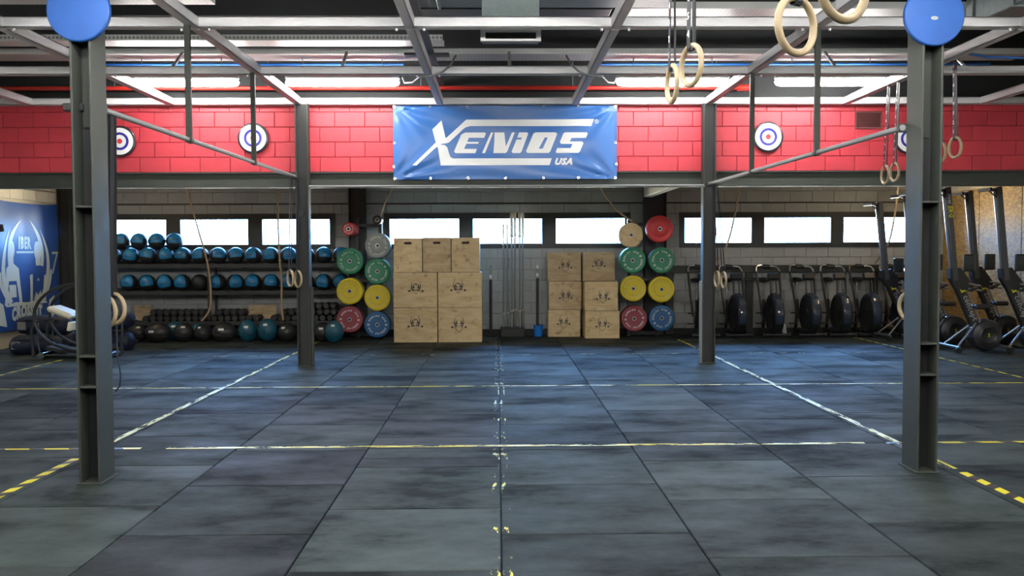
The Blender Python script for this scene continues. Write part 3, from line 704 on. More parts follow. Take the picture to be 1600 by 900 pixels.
ring(4.70, 9.42, 2.535, face(4.7, 9.4, -60), 3.45, 'hanging ring half hidden behind the nearest rower-side column', 'pair of rings past the column', 1)
ring(-2.69, 6.13, 1.10, face(-2.69, 6.13, -52), 2.44, 'wooden ring with the nearer edge, hung low behind the nearest ball-side column', 'rings behind the nearest ball-side column', 1, .045, 0, mark=False)
rr = ring(-2.667, 6.21, 1.115, face(-2.667, 6.21, -48), 2.44, 'wooden ring standing out farther behind the nearest ball-side column', 'rings behind the nearest ball-side column', 1, .025, 0, mark=False)
ring(-2.70, 11.62, 1.165, face(-2.7, 11.62, -70), 2.47, 'hanging ring at the ball-side far column, nearer the ball rack', 'rings at the far ball-side column', 1, .03, .0, mark=False)
ring(-2.595, 11.60, 1.155, face(-2.6, 11.6, -66), 2.47, 'hanging ring at the ball-side far column, in front of the steel', 'rings at the far ball-side column', 1, .0, .0, mark=False)
ring(2.885, 11.67, 1.125, face(2.885, 11.67, -72), 2.38, 'hanging ring against the far rower-side column', 'rings at the far rower-side column', 1, -.06, .0, mark=False)
ring(2.955, 11.60, 1.115, face(2.95, 11.6, -72), 2.38, 'hanging ring beside the far rower-side column, nearer the bikes', 'rings at the far rower-side column', 1, -.10, .0, mark=False)
ring(2.97, 6.34, 1.095, face(2.97, 6.34, -40), 2.30, 'wooden ring peeping out behind the nearest rower-side column', 'ring behind the nearest rower-side column', 1, 0, .0, mark=False)
MB().tube([(0, .02, -.10), (.0, .02, -.30), (.03, .02, -.46), (.02, .02, -.54), (-.02, .02, -.58)], .006, 6).obj('strap_tail', 'strap', rr)

# ------------------------------------------------------------------ the blue banner on the red wall
BX, BZ, BW, BH = .107, 2.955, 2.985, .975
def wrinkle(x, z):
    """How far the cloth stands off the wall: pulled in folds from the corners, slack at the sides."""
    u, v = x / (BW / 2), z / (BH / 2); d = .014
    for su in (-1, 1):
        for sv in (-1, 1):
            a, b_ = 1 - su * u, (1 - sv * v) * .5; r = sqrt(a * a + b_ * b_); th = atan2(b_, a)
            d += .022 * math.exp(-r * 2.0) * sin(th * 11 + su) * min(1, r * 5)
    d += .008 * sin(z * 16 + sin(x * 1.7) * 1.5) * (abs(v) ** 1.5) + .004 * sin(x * 21) * max(0, abs(u) - .72) * 3
    return d
ban = thing('gym_banner', 'blue vinyl banner with white lettering hung on the red wall', 'banner', (BX, 11.955, BZ))
NX, NZ = 90, 34; b = MB(); vs = []
for j in range(NZ + 1):
    for i in range(NX + 1):
        x, z = -BW / 2 + BW * i / NX, -BH / 2 + BH * j / NZ; vs.append((x, -wrinkle(x, z), z))
b.add(vs, [(j * (NX + 1) + i, j * (NX + 1) + i + 1, (j + 1) * (NX + 1) + i + 1, (j + 1) * (NX + 1) + i) for j in range(NZ) for i in range(NX)], smooth=True)
b.obj('banner_cloth', 'banner_blue', ban)
def drape(geo, f, off, step=.045):
    """Lay flat outlines on a surface: cut them fine, then lift each point to the surface."""
    vs, fs = geo; bm = bmesh.new(); V = [bm.verts.new(v) for v in vs]
    for q in fs:
        try: bm.faces.new([V[i] for i in q])
        except ValueError: pass
    for ax in (0, 1):
        lo = min(v[ax] for v in vs); hi = max(v[ax] for v in vs); p = lo + step
        while p < hi:
            co = [0, 0, 0]; co[ax] = p; no = [0, 0, 0]; no[ax] = 1
            bmesh.ops.bisect_plane(bm, geom=bm.verts[:] + bm.edges[:] + bm.faces[:], plane_co=co, plane_no=no); p += step
    bm.verts.index_update(); out = [(v.co.x, -f(v.co.x, v.co.y) - off, v.co.y) for v in bm.verts]; fo = [[v.index for v in q.verts] for q in bm.faces]; bm.free()
    return out, fo
def bn(p): return ((p[0] - 793.5) / 1463 * BW, -(p[1] - 263.5) / 477 * BH)
LOGO = [[(186, 411), (340, 262), (318, 178), (378, 118), (405, 236), (540, 115), (1375, 113), (1357, 157), (565, 157), (535, 165), (515, 180), (428, 262), (410, 268), (374, 272), (374, 278), (400, 281), (415, 295), (428, 340), (436, 357), (452, 366), (1098, 366), (1083, 411), (371, 411), (353, 291), (340, 295), (214, 411)],
        [(532, 198), (660, 198), (668, 204), (656, 232), (556, 232), (544, 259), (622, 259), (616, 270), (540, 270), (524, 304), (608, 304), (598, 332), (468, 332), (459, 321), (506, 212)],
        [(701, 198), (716, 198), (661, 332), (641, 332)], [(724, 198), (788, 198), (797, 290), (838, 198), (857, 198), (806, 322), (796, 332), (716, 332), (722, 260)],
        [(884, 198), (938, 198), (944, 206), (900, 322), (890, 332), (842, 332), (835, 322), (868, 244), (897, 244), (903, 232), (872, 232)],
        [(992, 198), (1124, 198), (1134, 208), (1088, 322), (1076, 332), (938, 332), (929, 321), (978, 206)],
        [(1186, 198), (1328, 198), (1334, 206), (1322, 234), (1228, 234), (1217, 257), (1296, 257), (1306, 268), (1282, 324), (1270, 332), (1128, 332), (1124, 324), (1134, 300), (1222, 300), (1234, 273), (1160, 273), (1150, 262), (1174, 206)]]
OHOLE = [(1052, 232), (1072, 232), (1038, 304), (1012, 304)]
b = MB()
for lp in LOGO:
    loops = [[bn(p) for p in lp]]
    if lp is LOGO[5]: loops.append([bn(p) for p in OHOLE])
    vs, fs = poly_geo(loops, 0); b.add(*drape((vs, fs), wrinkle, .002))
vs, fs = text_geo('USA', .118, .065, .32, 0, spacing=1.15); c = bn((1172, 389)); b.add(*drape(([(v[0] + c[0], v[1] * .95 + c[1], 0) for v in vs], fs), wrinkle, .002))
vs, fs = text_geo('R', .032, .0, 0, 0); c = bn((1393, 127)); b.add(*drape(([(v[0] + c[0], v[1] + c[1], 0) for v in vs], fs), wrinkle, .002))
ci = [(c[0] + .026 * cos(2 * pi * i / 20), c[1] + .026 * sin(2 * pi * i / 20)) for i in range(20)]; cj = [(c[0] + (p[0] - c[0]) * .8, c[1] + (p[1] - c[1]) * .8) for p in ci]
b.add(*drape(poly_geo([ci, cj], 0), wrinkle, .002))
b.obj('lettering', 'banner_white', ban)
gm = MB().tube([(.014 * cos(2 * pi * i / 12), 0, .014 * sin(2 * pi * i / 12)) for i in range(12)], .007, 6, True).mesh('grommet', 'grommet')
for px, py in [(72, 32), (305, 32), (548, 32), (795, 32), (1043, 32), (1272, 32), (1515, 32), (72, 496), (305, 494), (548, 494), (795, 494), (1043, 494), (1272, 494), (1515, 494), (70, 265), (66, 417), (1518, 265), (1522, 405)]:
    x, z = bn((px, py)); link('grommet', gm, ban, (x, -wrinkle(x, z) - .003, z))

# round targets and the vent on the red wall
def disc(r0, r1, y, n=40):
    o = [(r1 * cos(2 * pi * i / n), r1 * sin(2 * pi * i / n)) for i in range(n)]; i_ = [(r0 * cos(2 * pi * i / n), r0 * sin(2 * pi * i / n)) for i in range(n)]
    return poly_geo([o, i_] if r0 else [o], .001), Tr(0, y, 0) @ UPY
for x, z, lab in ((-5.01, 2.985, 'round ringed target with a red bull, beside the nearest ball-side column'), (-3.25, 3.023, 'shiny round ringed target between the ball-side hanger and the far column'),
                  (3.64, 3.027, 'shiny round ringed target on the red wall next to the rower-side hanger'), (5.55, 2.998, 'round target mostly hidden by the nearest rower-side column')):
    t = thing('round_target', lab, 'target', (x, 11.985, z), group='ringed targets on the red wall')
    MB().lathe([(0, .02), (.19, .02), (.205, .012), (.207, 0), (.2, -.01), (0, -.01)], 48, Rx(pi / 2)).obj('backing', 'target_black', t)
    for a, c_, y, m in ((0, .178, -.0215, 'target_white'), (.085, .118, -.0235, 'target_blue'), (0, .034, -.0235, 'target_red')):
        g, M = disc(a, c_, y); MB().add(*g, M=M).obj('target_ring', m, t)
v = thing('wall_vent', 'small dark louvred vent set in the red wall above the hanging rings', 'vent', (5.005, 12.0, 3.255))
fr = MB(); fr.add(*poly_geo([rect(-.18, .18, -.115, .115), rect(-.165, .165, -.1, .1)], .008), M=UPY); fr.obj('frame', 'vent_brown', v)
MB().box((0, .012, 0), (.33, .004, .2)).obj('backing', 'dark_steel', v)
sm = MB().box((0, 0, 0), (.33, .02, .003), M=Rx(.6)).mesh('slat', 'vent_brown')
for k in range(11): link('slat', sm, v, (0, .004, -.09 + .018 * k))

# ------------------------------------------------------------------ ball rack with medicine balls
RX0, RX1 = -6.94, -2.575
rk = thing('ball_rack', 'long black steel rack holding two shelves of medicine balls and the dumbbells', 'rack', ((RX0 + RX1) / 2, 15.55, 0))
def shelf(z, name):
    L = RX1 - RX0; b = MB(); b.box((0, .2, z - .01), (L, .40, .02), .003); b.box((0, 0, z - .028), (L, .02, .075), .004); b.box((0, .40, z + .02), (L, .02, .06), .004); return b.obj(name, 'dark_steel', rk)
shelf(1.302, 'shelf'); shelf(.832, 'shelf'); shelf(.30, 'shelf')
for x in (RX0 + .03, -5.035):
    for y in (.03, .42):
        MB().box((x - (RX0 + RX1) / 2, y, .66), (.04, .045, 1.32), .004).obj('post', 'dark_steel', rk)
R_ = .147
ball_me = MB().sphere((0, 0, 0), R_, 28, 18).mesh('medicine_ball', 'ball_black')
def patch(r, a0, a1, e0, e1, n=14, m=12, round_=.0):
    """A patch of a ball's skin: azimuth about -Y, elevation."""
    b = MB(); vs = []
    for j in range(m + 1):
        for i in range(n + 1):
            u, v = i / n, j / m; a = a0 + (a1 - a0) * u; e = e0 + (e1 - e0) * v
            a *= 1 - round_ * (2 * v - 1) ** 2
            vs.append((r * cos(e) * sin(a), -r * cos(e) * cos(a), r * sin(e)))
    return b.add(vs, [(j * (n + 1) + i, j * (n + 1) + i + 1, (j + 1) * (n + 1) + i + 1, (j + 1) * (n + 1) + i) for j in range(m) for i in range(n)], smooth=True)
panel_me = patch(R_ * 1.012, -.84, .84, -.32, 1.75, round_=.12).mesh('blue_panel', 'ball_blue')
mk = patch(R_ * 1.018, -.45, .40, .03, .10, 8, 2)
mark_me = mk.mesh('printed_mark', 'ball_mark'); mark2_me = patch(R_ * 1.018, -.40, .42, .22, .26, 8, 2).mesh('printed_mark', 'ball_mark')
def med_ball(x, y, z, label, group, black=False, rx=0, rz=0, ry=0):
    t = link('medicine_ball', ball_me, None, (x, y, z), (rx, ry, rz)); tag(t, label, 'ball', group)
    if not black:
        p = link('blue_panel', panel_me, t); link('printed_mark', mark_me, p); link('printed_mark', mark2_me, p)
    return t
ROW1 = [-6.77 + .308 * i for i in range(14)]
random.seed(5)
for i, x in enumerate(ROW1):
    med_ball(x + .01, 15.74, 1.302 + R_, 'blue-panelled medicine ball on the upper shelf, %s from the flag end' % ORD[i], 'medicine balls on the upper shelf', False, random.uniform(-.25, .15), random.uniform(-.35, .45), random.uniform(-.15, .15))
for i in range(4):
    x = (ROW1[i] + ROW1[i + 1]) / 2 + .01
    med_ball(x, 15.76, 1.302 + R_ + .256, 'blue-panelled medicine ball lying on top of the upper row, %s from the flag end' % ORD[i], 'medicine balls stacked over the upper row', False, random.uniform(-.2, .1), random.uniform(-.2, .5), random.uniform(-.1, .1))
for i in range(13):
    x = -6.48 + .310 * i
    med_ball(x, 15.74, .832 + R_, ('black medicine ball on the middle shelf beside the rack post' if i == 4 else 'blue-panelled medicine ball on the middle shelf, %s from the flag end' % ORD[i]), 'medicine balls on the middle shelf', i == 4, random.uniform(.0, .3), random.uniform(-.35, .35), random.uniform(-.15, .15))

# ------------------------------------------------------------------ hexagonal dumbbells stacked on the low shelf, plywood offcuts behind
hexo = [(.060 * cos(pi / 3 * i), .060 * sin(pi / 3 * i)) for i in range(6)]
def hexhead(y0, y1):
    b = MB(); s = .8; a = min(y0, y1); c_ = max(y0, y1); e = .012
    rings = [(s, a), (1, a + e), (1, c_ - e), (s, c_)]; vs = [(x * k, yy, z * k) for k, yy in rings for x, z in hexo]
    fs = [list(range(6)), list(range(18, 24))] + [(r * 6 + i, r * 6 + (i + 1) % 6, r * 6 + 6 + (i + 1) % 6, r * 6 + 6 + i) for r in range(3) for i in range(6)]
    return b.add(vs, fs)
head_a, head_b = hexhead(-.15, -.06).mesh('head', 'hex_rubber'), hexhead(.06, .15).mesh('head', 'hex_rubber')
handle_me = MB().tube([(0, -.07, 0), (0, 0, 0), (0, .07, 0)], [.013, .017, .013], 8).mesh('handle', 'chrome')
dproto = thing('dumbbell', 'black hexagonal rubber dumbbell stacked end-on on the low shelf of the ball rack', 'dumbbell', (0, 0, 0), group='dumbbells on the low shelf')
link('head', head_a, dproto); link('head', head_b, dproto); link('handle', handle_me, dproto)
spots = []
def dbrow(x0, n, row): 
    for i in range(n): spots.append((['flag-end pile', 'rack-post pile', 'pile behind far column'][(x0 > -5.5) + (x0 > -4.2)], ['bottom', 'second', 'top'][row], i, x0 + i * .123 + (.0615 if row % 2 else 0), .300 + .0525 + row * .106))
dbrow(-6.15, 9, 0); dbrow(-6.09, 8, 1); dbrow(-4.97, 7, 0); dbrow(-4.93, 4, 1); dbrow(-3.93, 10, 0); dbrow(-3.80, 9, 1); dbrow(-3.38, 5, 2)
random.seed(3)
for i, (pile, row, k, x, z) in enumerate(spots):
    inst(dproto, i, (x, 15.745 + random.uniform(-.02, .02), z), (0, random.choice((0, pi / 3)), 0), 'black hex dumbbell, %s along the %s row, %s' % (ORD[k], row, pile))
for x, wd, lab in ((-6.33, .28, 'plywood offcut leaning behind the dumbbells at the flag end'), (-4.20, .50, 'plywood offcut leaning behind the gap between the dumbbell piles')):
    tag(MB().box((0, 0, 0), (wd, .015, .27), .002, M=Rx(-.12)).obj('plywood_offcut', 'plywood_old', None, (x, 15.925, .435)), lab, 'board')

# ------------------------------------------------------------------ slam balls lying on the floor before the rack
def slam(x, y, r, col, label, sq=(1, 1, .96), prints=1, seed=0):
    rnd = random.Random(seed)
    t = link('slam_ball', MB().sphere((0, 0, 0), (r * sq[0], r * sq[1], r * sq[2]), 24, 16).mesh('slam_ball', 'slam_blue' if col else 'slam_black'), None, (x, y, r * sq[2]))
    tag(t, label, 'ball', 'slam balls on the floor')
    s = MB().tube([(r * 1.003 * sq[0] * cos(2 * pi * i / 32), r * 1.003 * sq[1] * sin(2 * pi * i / 32), .0) for i in range(32)], .004, 4, True); s.obj('seam', 'slam_black', t, rot=(.3, .2, 0))
    for k in range(prints):
        a = rnd.uniform(-.5, .5); e = rnd.uniform(.1, .8)
        p = patch(1.006, a - .24, a + .24, e - .13, e + .10, 6, 4); p.v = [Vector((v.x * r * sq[0], v.y * r * sq[1], v.z * r * sq[2])) for v in p.v]; p.obj('print', 'ball_print', t)
    MB().lathe([(0, .006), (.01, .004), (.012, 0)], 8, Tr(0, -r * sq[1] * .99, -.02) @ Rx(pi / 2)).obj('valve', 'slam_black', t)
SL = [(-6.42, 15.12, .155, 0, 'black slam ball on the floor nearest the low hanging rings'),
      (-6.26, 15.37, 0.13, 1, 'dull blue slam ball on the floor behind the ball nearest the low rings'),
      (-6.10, 15.13, .155, 0, 'black slam ball with a white strap mark, second along the floor row'),
      (-5.9, 15.37, 0.14, 1, 'dull blue slam ball half hidden behind the big black one'),
      (-5.72, 15.02, .19, 0, 'largest black slam ball with a pale printed badge, front of the floor row'),
      (-5.55, 15.35, 0.165, 1, 'dull blue slam ball behind the largest black one, rack-post side'),
      (-5.32, 15.10, .165, 0, 'round black slam ball below the rope end at the rack post'),
      (-5.16, 15.38, 0.15, 1, 'blue slam ball top showing behind the rack-post ball'),
      (-5.0, 15.12, .150, 0, 'black slam ball with a white tag, just past the rack post'),
      (-4.63, 15.08, 0.185, 0, 'wide sagging black slam ball with white marks'),
      (-4.24, 15.10, .165, 1, 'blue slam ball, the first of the two bright ones in the floor row'),
      (-4.08, 15.39, 0.14, 1, 'blue slam ball peeping out between the two bright blue ones'),
      (-3.90, 15.08, .172, 1, 'blue slam ball with a white scratch, the second of the two bright ones'),
      (-3.575, 15.08, .16, 0, 'black slam ball with a white tag below the hanging rope tail'),
      (-3.27, 15.12, 0.15, 0, 'black slam ball half hidden by the far ball-side column'),
      (-3.03, 15.375, 0.15, 1, 'teal slam ball behind the black one past the far column'),
      (-2.94, 15.04, 0.165, 0, 'black slam ball just past the far ball-side column'),
      (-2.72, 14.77, 0.165, 1, 'tall teal slam ball next to the maroon bumper plate')]
for i, (x, y, r, c_, lab) in enumerate(SL):
    slam(x, y, r, c_, lab, (1.12, .9, .88) if r > .18 else ((.95, .92, 1.12) if i in (10, 12, 17) else (1, 1, .97)), 1 if i not in (1, 3, 7, 11) else 0, i)

# ------------------------------------------------------------------ bumper plates on wall pegs
def plate_prof(R, t):
    h = t / 2; return [(.027, -h * .85), (.06, -h * .85), (.065, -h), (R * .52, -h), (R * .55, -h * .80), (R * .80, -h * .80), (R * .84, -h), (R - .012, -h), (R, -h + .010), (R, h - .010), (R - .012, h), (R * .5, h), (.06, h * .85), (.027, h * .85), (.027, -h * .85)]
pl_cache = {}
def ring_text(R, body, size, shear=.25):
    b = MB(); n = len(body); step = size * .82 / R
    for half in (0, 1):
        for i, ch in enumerate(body):
            if ch == ' ': continue
            key = (ch, shear)
            if key not in pl_cache: pl_cache[key] = text_geo(ch, 1, .035, shear, 0, res=1)
            vs, fs = pl_cache[key]; a = pi / 2 + half * pi + ((n - 1) / 2 - i) * step
            M = Matrix((( cos(a - pi / 2), -sin(a - pi / 2), 0, R * cos(a)), (sin(a - pi / 2), cos(a - pi / 2), 0, R * sin(a)), (0, 0, 1, 0), (0, 0, 0, 1)))
            b.add([(v[0] * size, v[1] * size, 0) for v in vs], fs, M)
        a = half * pi; M = Matrix(((cos(a - pi / 2), -sin(a - pi / 2), 0, R * cos(a)), (sin(a - pi / 2), cos(a - pi / 2), 0, R * sin(a)), (0, 0, 1, 0), (0, 0, 0, 1)))
        s = size * .38; b.add(*poly_geo([rect(-s, s, -s, s), rect(-s * .6, s * .6, -s * .6, s * .6)], 0), M=M); b.add([(-s * .3, -s * .3, 0), (s * .3, -s * .3, 0), (s * .3, s * .3, 0), (-s * .3, s * .3, 0)], [(0, 1, 2, 3)], M)
    return b
def plate(x, z, y, R, t, m, label, group, ink=None, turn=0, lettering=True):
    """Centre plane at Y; front face towards -Y."""
    k = (round(R, 3), round(t, 3), m)
    if k not in pl_cache: pl_cache[k] = MB().lathe(plate_prof(R, t), 44, Rx(-pi / 2)).mesh('bumper_plate', m)
    o = link('bumper_plate', pl_cache[k], None, (x, y, z), (0, turn, 0)); tag(o, label, 'plate', group)
    hk = ('hub', round(t, 3))
    if hk not in pl_cache: pl_cache[hk] = MB().lathe([(.025, -t / 2 * .9), (.036, -t / 2 * .9), (.036, t / 2 * .9), (.025, t / 2 * .9), (.025, -t / 2 * .9)], 24, Rx(-pi / 2)).mesh('hub', 'steel_bar')
    link('hub', pl_cache[hk], o)
    if lettering and ink:
        lk = ('let', round(R, 3), ink)
        if lk not in pl_cache:
            b = ring_text(R * .68, 'XENIOS USA', R * .205); 
            pl_cache[lk] = b.mesh('lettering', ink)
        link('lettering', pl_cache[lk], o, (0, -t / 2 * .80 - .0012, 0), (pi / 2, 0, 0))
    return o
# (peg x, z, plate radius, [(colour, thickness)...] from the front, ink, where)
ST = [(-2.536, 1.897, .112, [('red', .05)] * 9, 'plate_print', 'topmost peg nearest the ball rack', 15.20),
      (-2.068, 2.055, .080, [('black', .04)] * 5, 'plate_print', 'topmost small peg beside the tall box pile', 15.33),
      (-2.056, 1.612, .217, [('grey', .035), ('black', .05), ('black', .06), ('black', .06)], 'plate_print', 'peg under the small black weights', 15.28),
      (-2.530, 1.349, .225, [('green', .06), ('green', .06), ('black', .06)], 'plate_print_mid', 'upper peg nearest the ball rack', 15.26),
      (-2.060, 1.173, .221, [('green', .06), ('green', .06), ('green', .06)], 'plate_print', 'second peg beside the tall box pile', 15.26),
      (-2.537, .834, .225, [('yellow', .07), ('black', .07), ('yellow', .07)], 'plate_print_dim', 'middle peg nearest the ball rack', 15.24),
      (-2.064, .722, .223, [('yellow', .07), ('yellow', .07), ('black', .07)], 'plate_print_dim', 'third peg beside the tall box pile', 15.24),
      (-2.542, .350, .225, [('maroon', .07), ('black', .08), ('maroon', .08)], 'plate_print', 'lowest peg nearest the ball rack', 15.24),
      (-2.070, .258, .222, [('blue', .08), ('blue', .08), ('black', .08)], 'plate_print', 'lowest peg beside the tall box pile', 15.24),
      (2.272, 1.775, .209, [('wood', .04), ('grey', .05), ('grey', .04), ('green', .06)], None, 'top peg beside the low box pile', 15.16),
      (2.775, 1.880, .228, [('red2', .05), ('grey', .04), ('red', .06)], None, 'top peg nearest the air bikes', 15.20),
      (2.315, 1.342, .222, [('green', .06), ('green', .06), ('green', .06), ('black', .07)], 'plate_print', 'second peg beside the low box pile', 15.22),
      (2.818, 1.342, .222, [('green', .06), ('green', .06), ('black', .07)], 'plate_print', 'second peg nearest the air bikes', 15.24),
      (2.328, .858, .222, [('yellow', .07), ('black', .07), ('yellow', .07)], 'plate_print_dim', 'third peg beside the low box pile', 15.24),
      (2.815, .842, .224, [('yellow', .07), ('yellow', .07), ('black', .07)], 'plate_print_dim', 'third peg nearest the air bikes', 15.24),
      (2.345, .340, .222, [('maroon', .07), ('maroon', .07), ('black', .08)], 'plate_print', 'lowest peg beside the low box pile', 15.24),
      (2.822, .345, .220, [('blue', .08), ('blue', .08), ('black', .08)], 'plate_print', 'lowest peg nearest the air bikes', 15.24)]
for c_ in ('red', 'black', 'grey', 'green', 'yellow', 'maroon', 'blue'): pass
MATS['plate_red2'] = mat('plate_red_bright', (.52, .025, .03), .5); MATS['plate_wood'] = MATS['plywood']
random.seed(11)
racks = {}
for s, x, lab in ((-1, -2.30, 'black peg rack for bumper plates between the ball rack and the tall box pile'), (1, 2.56, 'black peg rack for bumper plates between the low box pile and the air bikes')):
    r = thing('plate_rack', lab, 'rack', (x, 15.72, 0)); racks[s] = r
    for dx in ((-.17, .24) if s < 0 else (-.24, .25)): MB().box((dx, 0, 1.05), (.06, .07, 2.1), .004).obj('upright', 'dark_steel', r)
    for z in (.05, 1.0, 1.97): MB().box((.03, .01, z), (.46, .06, .06), .004).obj('crossbar', 'dark_steel', r)
NAMES = {'red2': 'bright red', 'wood': 'plain wooden'}
for x, z, R, lst, ink, where, yf in ST:
    r = racks[-1 if x < 0 else 1]; rx = r.location.x
    tot = sum(t for c_, t in lst)
    MB().tube([(x - rx, -.02, z), (x - rx, yf - 15.72 - (.04 if ink is None else .012), z)], .0235, 12).obj('peg', 'dark_steel', r)
    if abs(x - rx) > .1: pass
    y = yf
    for i, (c_, t) in enumerate(lst):
        nm = NAMES.get(c_, c_)
        lab = '%s %s at the front of the %s' % (nm, 'lifting disc' if R > .15 else 'small weight', where) if i == 0 else '%s plate, %s behind the front one on the %s' % (nm, ('next', 'second', 'third', 'fourth', 'fifth', 'sixth', 'seventh', 'eighth', 'ninth', 'tenth')[i - 1], where)
        plate(x, z, y + t / 2 + .001, R if i == 0 or R < .15 else R * random.choice((.97, .985, 1.0)), t, 'plate_' + c_, lab, 'plates on the ' + where, ink if i == 0 else None, random.uniform(-.6, .6))
        y += t + .004

# ------------------------------------------------------------------ plywood jump boxes
def crescent(side, s=1, cx=0, cy=0, bulge=.50, thick=.15, h0=-.38, h1=1.12, n=12):
    """A horn: outer arc and inner arc meeting in a tip above."""
    o, i_ = [], []
    for k in range(n + 1):
        t = k / n; z = h0 + (h1 - h0) * t; b = sin(pi * (.18 + .72 * t)); b2 = max(0, b - thick * 2.2 * (1 - t) ** .6)
        o.append((cx + side * s * (.15 + bulge * b), cy + s * z)); i_.append((cx + side * s * (.15 + bulge * b - thick * (1 - t) ** .7 - .004), cy + s * (z + .02)))
    return o + i_[::-1]
def ell(cx, cy, rx, ry, n=14): return [(cx + rx * cos(2 * pi * i / n), cy + ry * sin(2 * pi * i / n)) for i in range(n)]
def emblem(kind, full):
    b = MB()
    def P(lp): b.add(*poly_geo([lp], 0))
    P(crescent(-1)); P(crescent(1))
    if full:
        vs, fs = text_geo('IBER', .26, .03, 0, 0, res=1); b.add([(v[0], v[1] + .52, 0) for v in vs], fs)
    for sx_ in (-1, 1):
        P(ell(sx_ * .34, .36, .075, .12)); 
        P([(sx_ * .34 - .05, .25), (sx_ * .34 + .05, .25), (sx_ * .34 + .17, .14), (sx_ * .34 + .15, -.02), (sx_ * .34 + .03, .06), (sx_ * .34 - .08, .0), (sx_ * .34 - .17, .1)])
        P([(sx_ * .34 - .16, .02), (sx_ * .34 - .09, .0), (sx_ * .34 - .10, -.28), (sx_ * .34 - .18, -.28)])
        P([(sx_ * .34 + .02, .0), (sx_ * .34 + .12, -.04), (sx_ * .34 + .10, -.26), (sx_ * .34 + .0, -.22)])
        P(rect(sx_ * .86 - .085, sx_ * .86 + .085, -.52, -.26)); P(rect(sx_ * 1.0 - .05, sx_ * 1.0 + .05, -.47, -.31))
    P(rect(-.9, .9, -.405, -.375)); P(rect(-1.0, -.62, .155, .175)); P(rect(.62, 1.0, .155, .175))
    if full:
        for k in range(7): P(rect(-.44 + k * .13, -.36 + k * .13, -.35, -.22))
    if kind: b.add(*poly_geo([[(-.62, -.46), (0, -1.15), (.62, -.46), (.54, -.46), (0, -1.06), (-.54, -.46)]], 0)); P(rect(-.02, .02, -.36, -.02))
    else: b.add(*poly_geo([[(-.26, -.56), (.0, -.84), (.26, -.56), (.19, -.56), (0, -.77), (-.19, -.56)]], 0))
    return b
EM = {}
def emblem_mesh(kind, full):
    k = (kind, full)
    if k not in EM: EM[k] = emblem(kind, full).mesh('printed_emblem', 'ink')
    return EM[k]
def jump_box(x0, x1, z0, z1, yf, dep, label, group, slot=False, em=None, old=False, rot=0):
    W, H = x1 - x0 - .012, z1 - z0 - .006; t = thing('jump_box', label, 'box', ((x0 + x1) / 2, yf, z0), (0, 0, rot), group); m = 'plywood_old' if old else 'plywood'; T = .018
    f = MB()
    loops = [[(-W / 2, .001), (W / 2, .001), (W / 2, H), (-W / 2, H)]]
    if slot:
        q = [(.06 * c_ * (1) + 0, 0) for c_ in ()]; sl = [(-.045 + .020 * cos(a), H - .085 + .020 * sin(a)) for a in [pi / 2 + pi * i / 6 for i in range(7)]] + [(.045 + .020 * cos(a), H - .085 + .020 * sin(a)) for a in [-pi / 2 + pi * i / 6 for i in range(7)]]
        loops.append(sl)
    f.add(*poly_geo(loops, T / 2), M=Tr(0, T / 2, 0) @ UPY); f.obj('front_panel', m, t)
    if slot: MB().box((0, T + .02, H - .085), (.16, .03, .06)).obj('slot_shade', 'hole_shade', t)  # dark block behind the slot: the box's inner shade put into its colour
    MB().box((0, dep - T / 2, H / 2), (W, T, H - .002), .002).obj('back_panel', m, t)
    for s in (-1, 1): MB().box((s * (W / 2 - T / 2), dep / 2, H / 2), (T, dep - 2 * T - .001, H - .002), .0015).obj('side_panel', m, t)
    MB().box((0, dep / 2, H - T / 2), (W - 2 * T - .001, dep - 2 * T - .001, T), .0015).obj('top_panel', m, t)
    MB().box((0, dep / 2, T / 2), (W - 2 * T - .001, dep - 2 * T - .001, T), .0015).obj('bottom_panel', m, t)
    if em:
        kind, full, ex, ez, s = em
        e = link('printed_emblem', emblem_mesh(kind, full), t, (ex, -.0012, ez), (pi / 2, 0, 0)); e.scale = (s, s, s)
    return t
G1, G2 = 'plywood boxes in the tall pile', 'plywood boxes in the low pile'
YL = 14.75
jump_box(-1.733, -1.002, 0, .583, YL, .5, 'bottom plywood box of the tall pile, on the side of the bumper plates', G1, em=(0, 1, -.005, .315, .125))
jump_box(-.996, -.262, 0, .583, YL, .5, 'bottom plywood box of the tall pile, on the side of the barbells', G1, em=(1, 0, -.02, .30, .125))
jump_box(-1.733, -1.002, .583, 1.167, YL, .5, 'middle plywood box of the tall pile, on the side of the bumper plates', G1, em=(0, 1, .01, .32, .125))
jump_box(-.996, -.262, .583, 1.167, YL, .5, 'middle plywood box of the tall pile, on the side of the barbells', G1, em=(0, 1, -.03, .33, .125))
jump_box(-1.724, -1.246, 1.167, 1.738, YL, .5, 'pale plywood box with a handle slot on top of the tall pile, plates side', G1, slot=True)
jump_box(-1.243, -.772, 1.167, 1.742, YL, .5, 'plywood box with a handle slot in the middle on top of the tall pile', G1, slot=True, old=True)
jump_box(-.768, -.295, 1.167, 1.742, YL, .5, 'orange-tinted plywood box with a handle slot on top of the tall pile, barbell side', G1, slot=True, old=False)
jump_box(.878, 1.450, 0, .480, 15.58, .45, 'bottom box of the low pile beside the blue bucket', G2, em=(1, 0, -.01, .27, .115))
jump_box(1.497, 2.098, 0, .478, 15.26, .6, 'bottom box of the low pile beside the maroon plate', G2, em=(1, 0, .0, .25, .115))
jump_box(.889, 1.472, .480, .982, 15.58, .45, 'darker middle box of the low pile, on the bucket side', G2, em=(1, 0, .01, .25, .115), old=True)
jump_box(1.487, 2.069, .478, .985, 15.26, .6, 'middle box of the low pile, on the plates side', G2, em=(1, 0, .03, .25, .115))
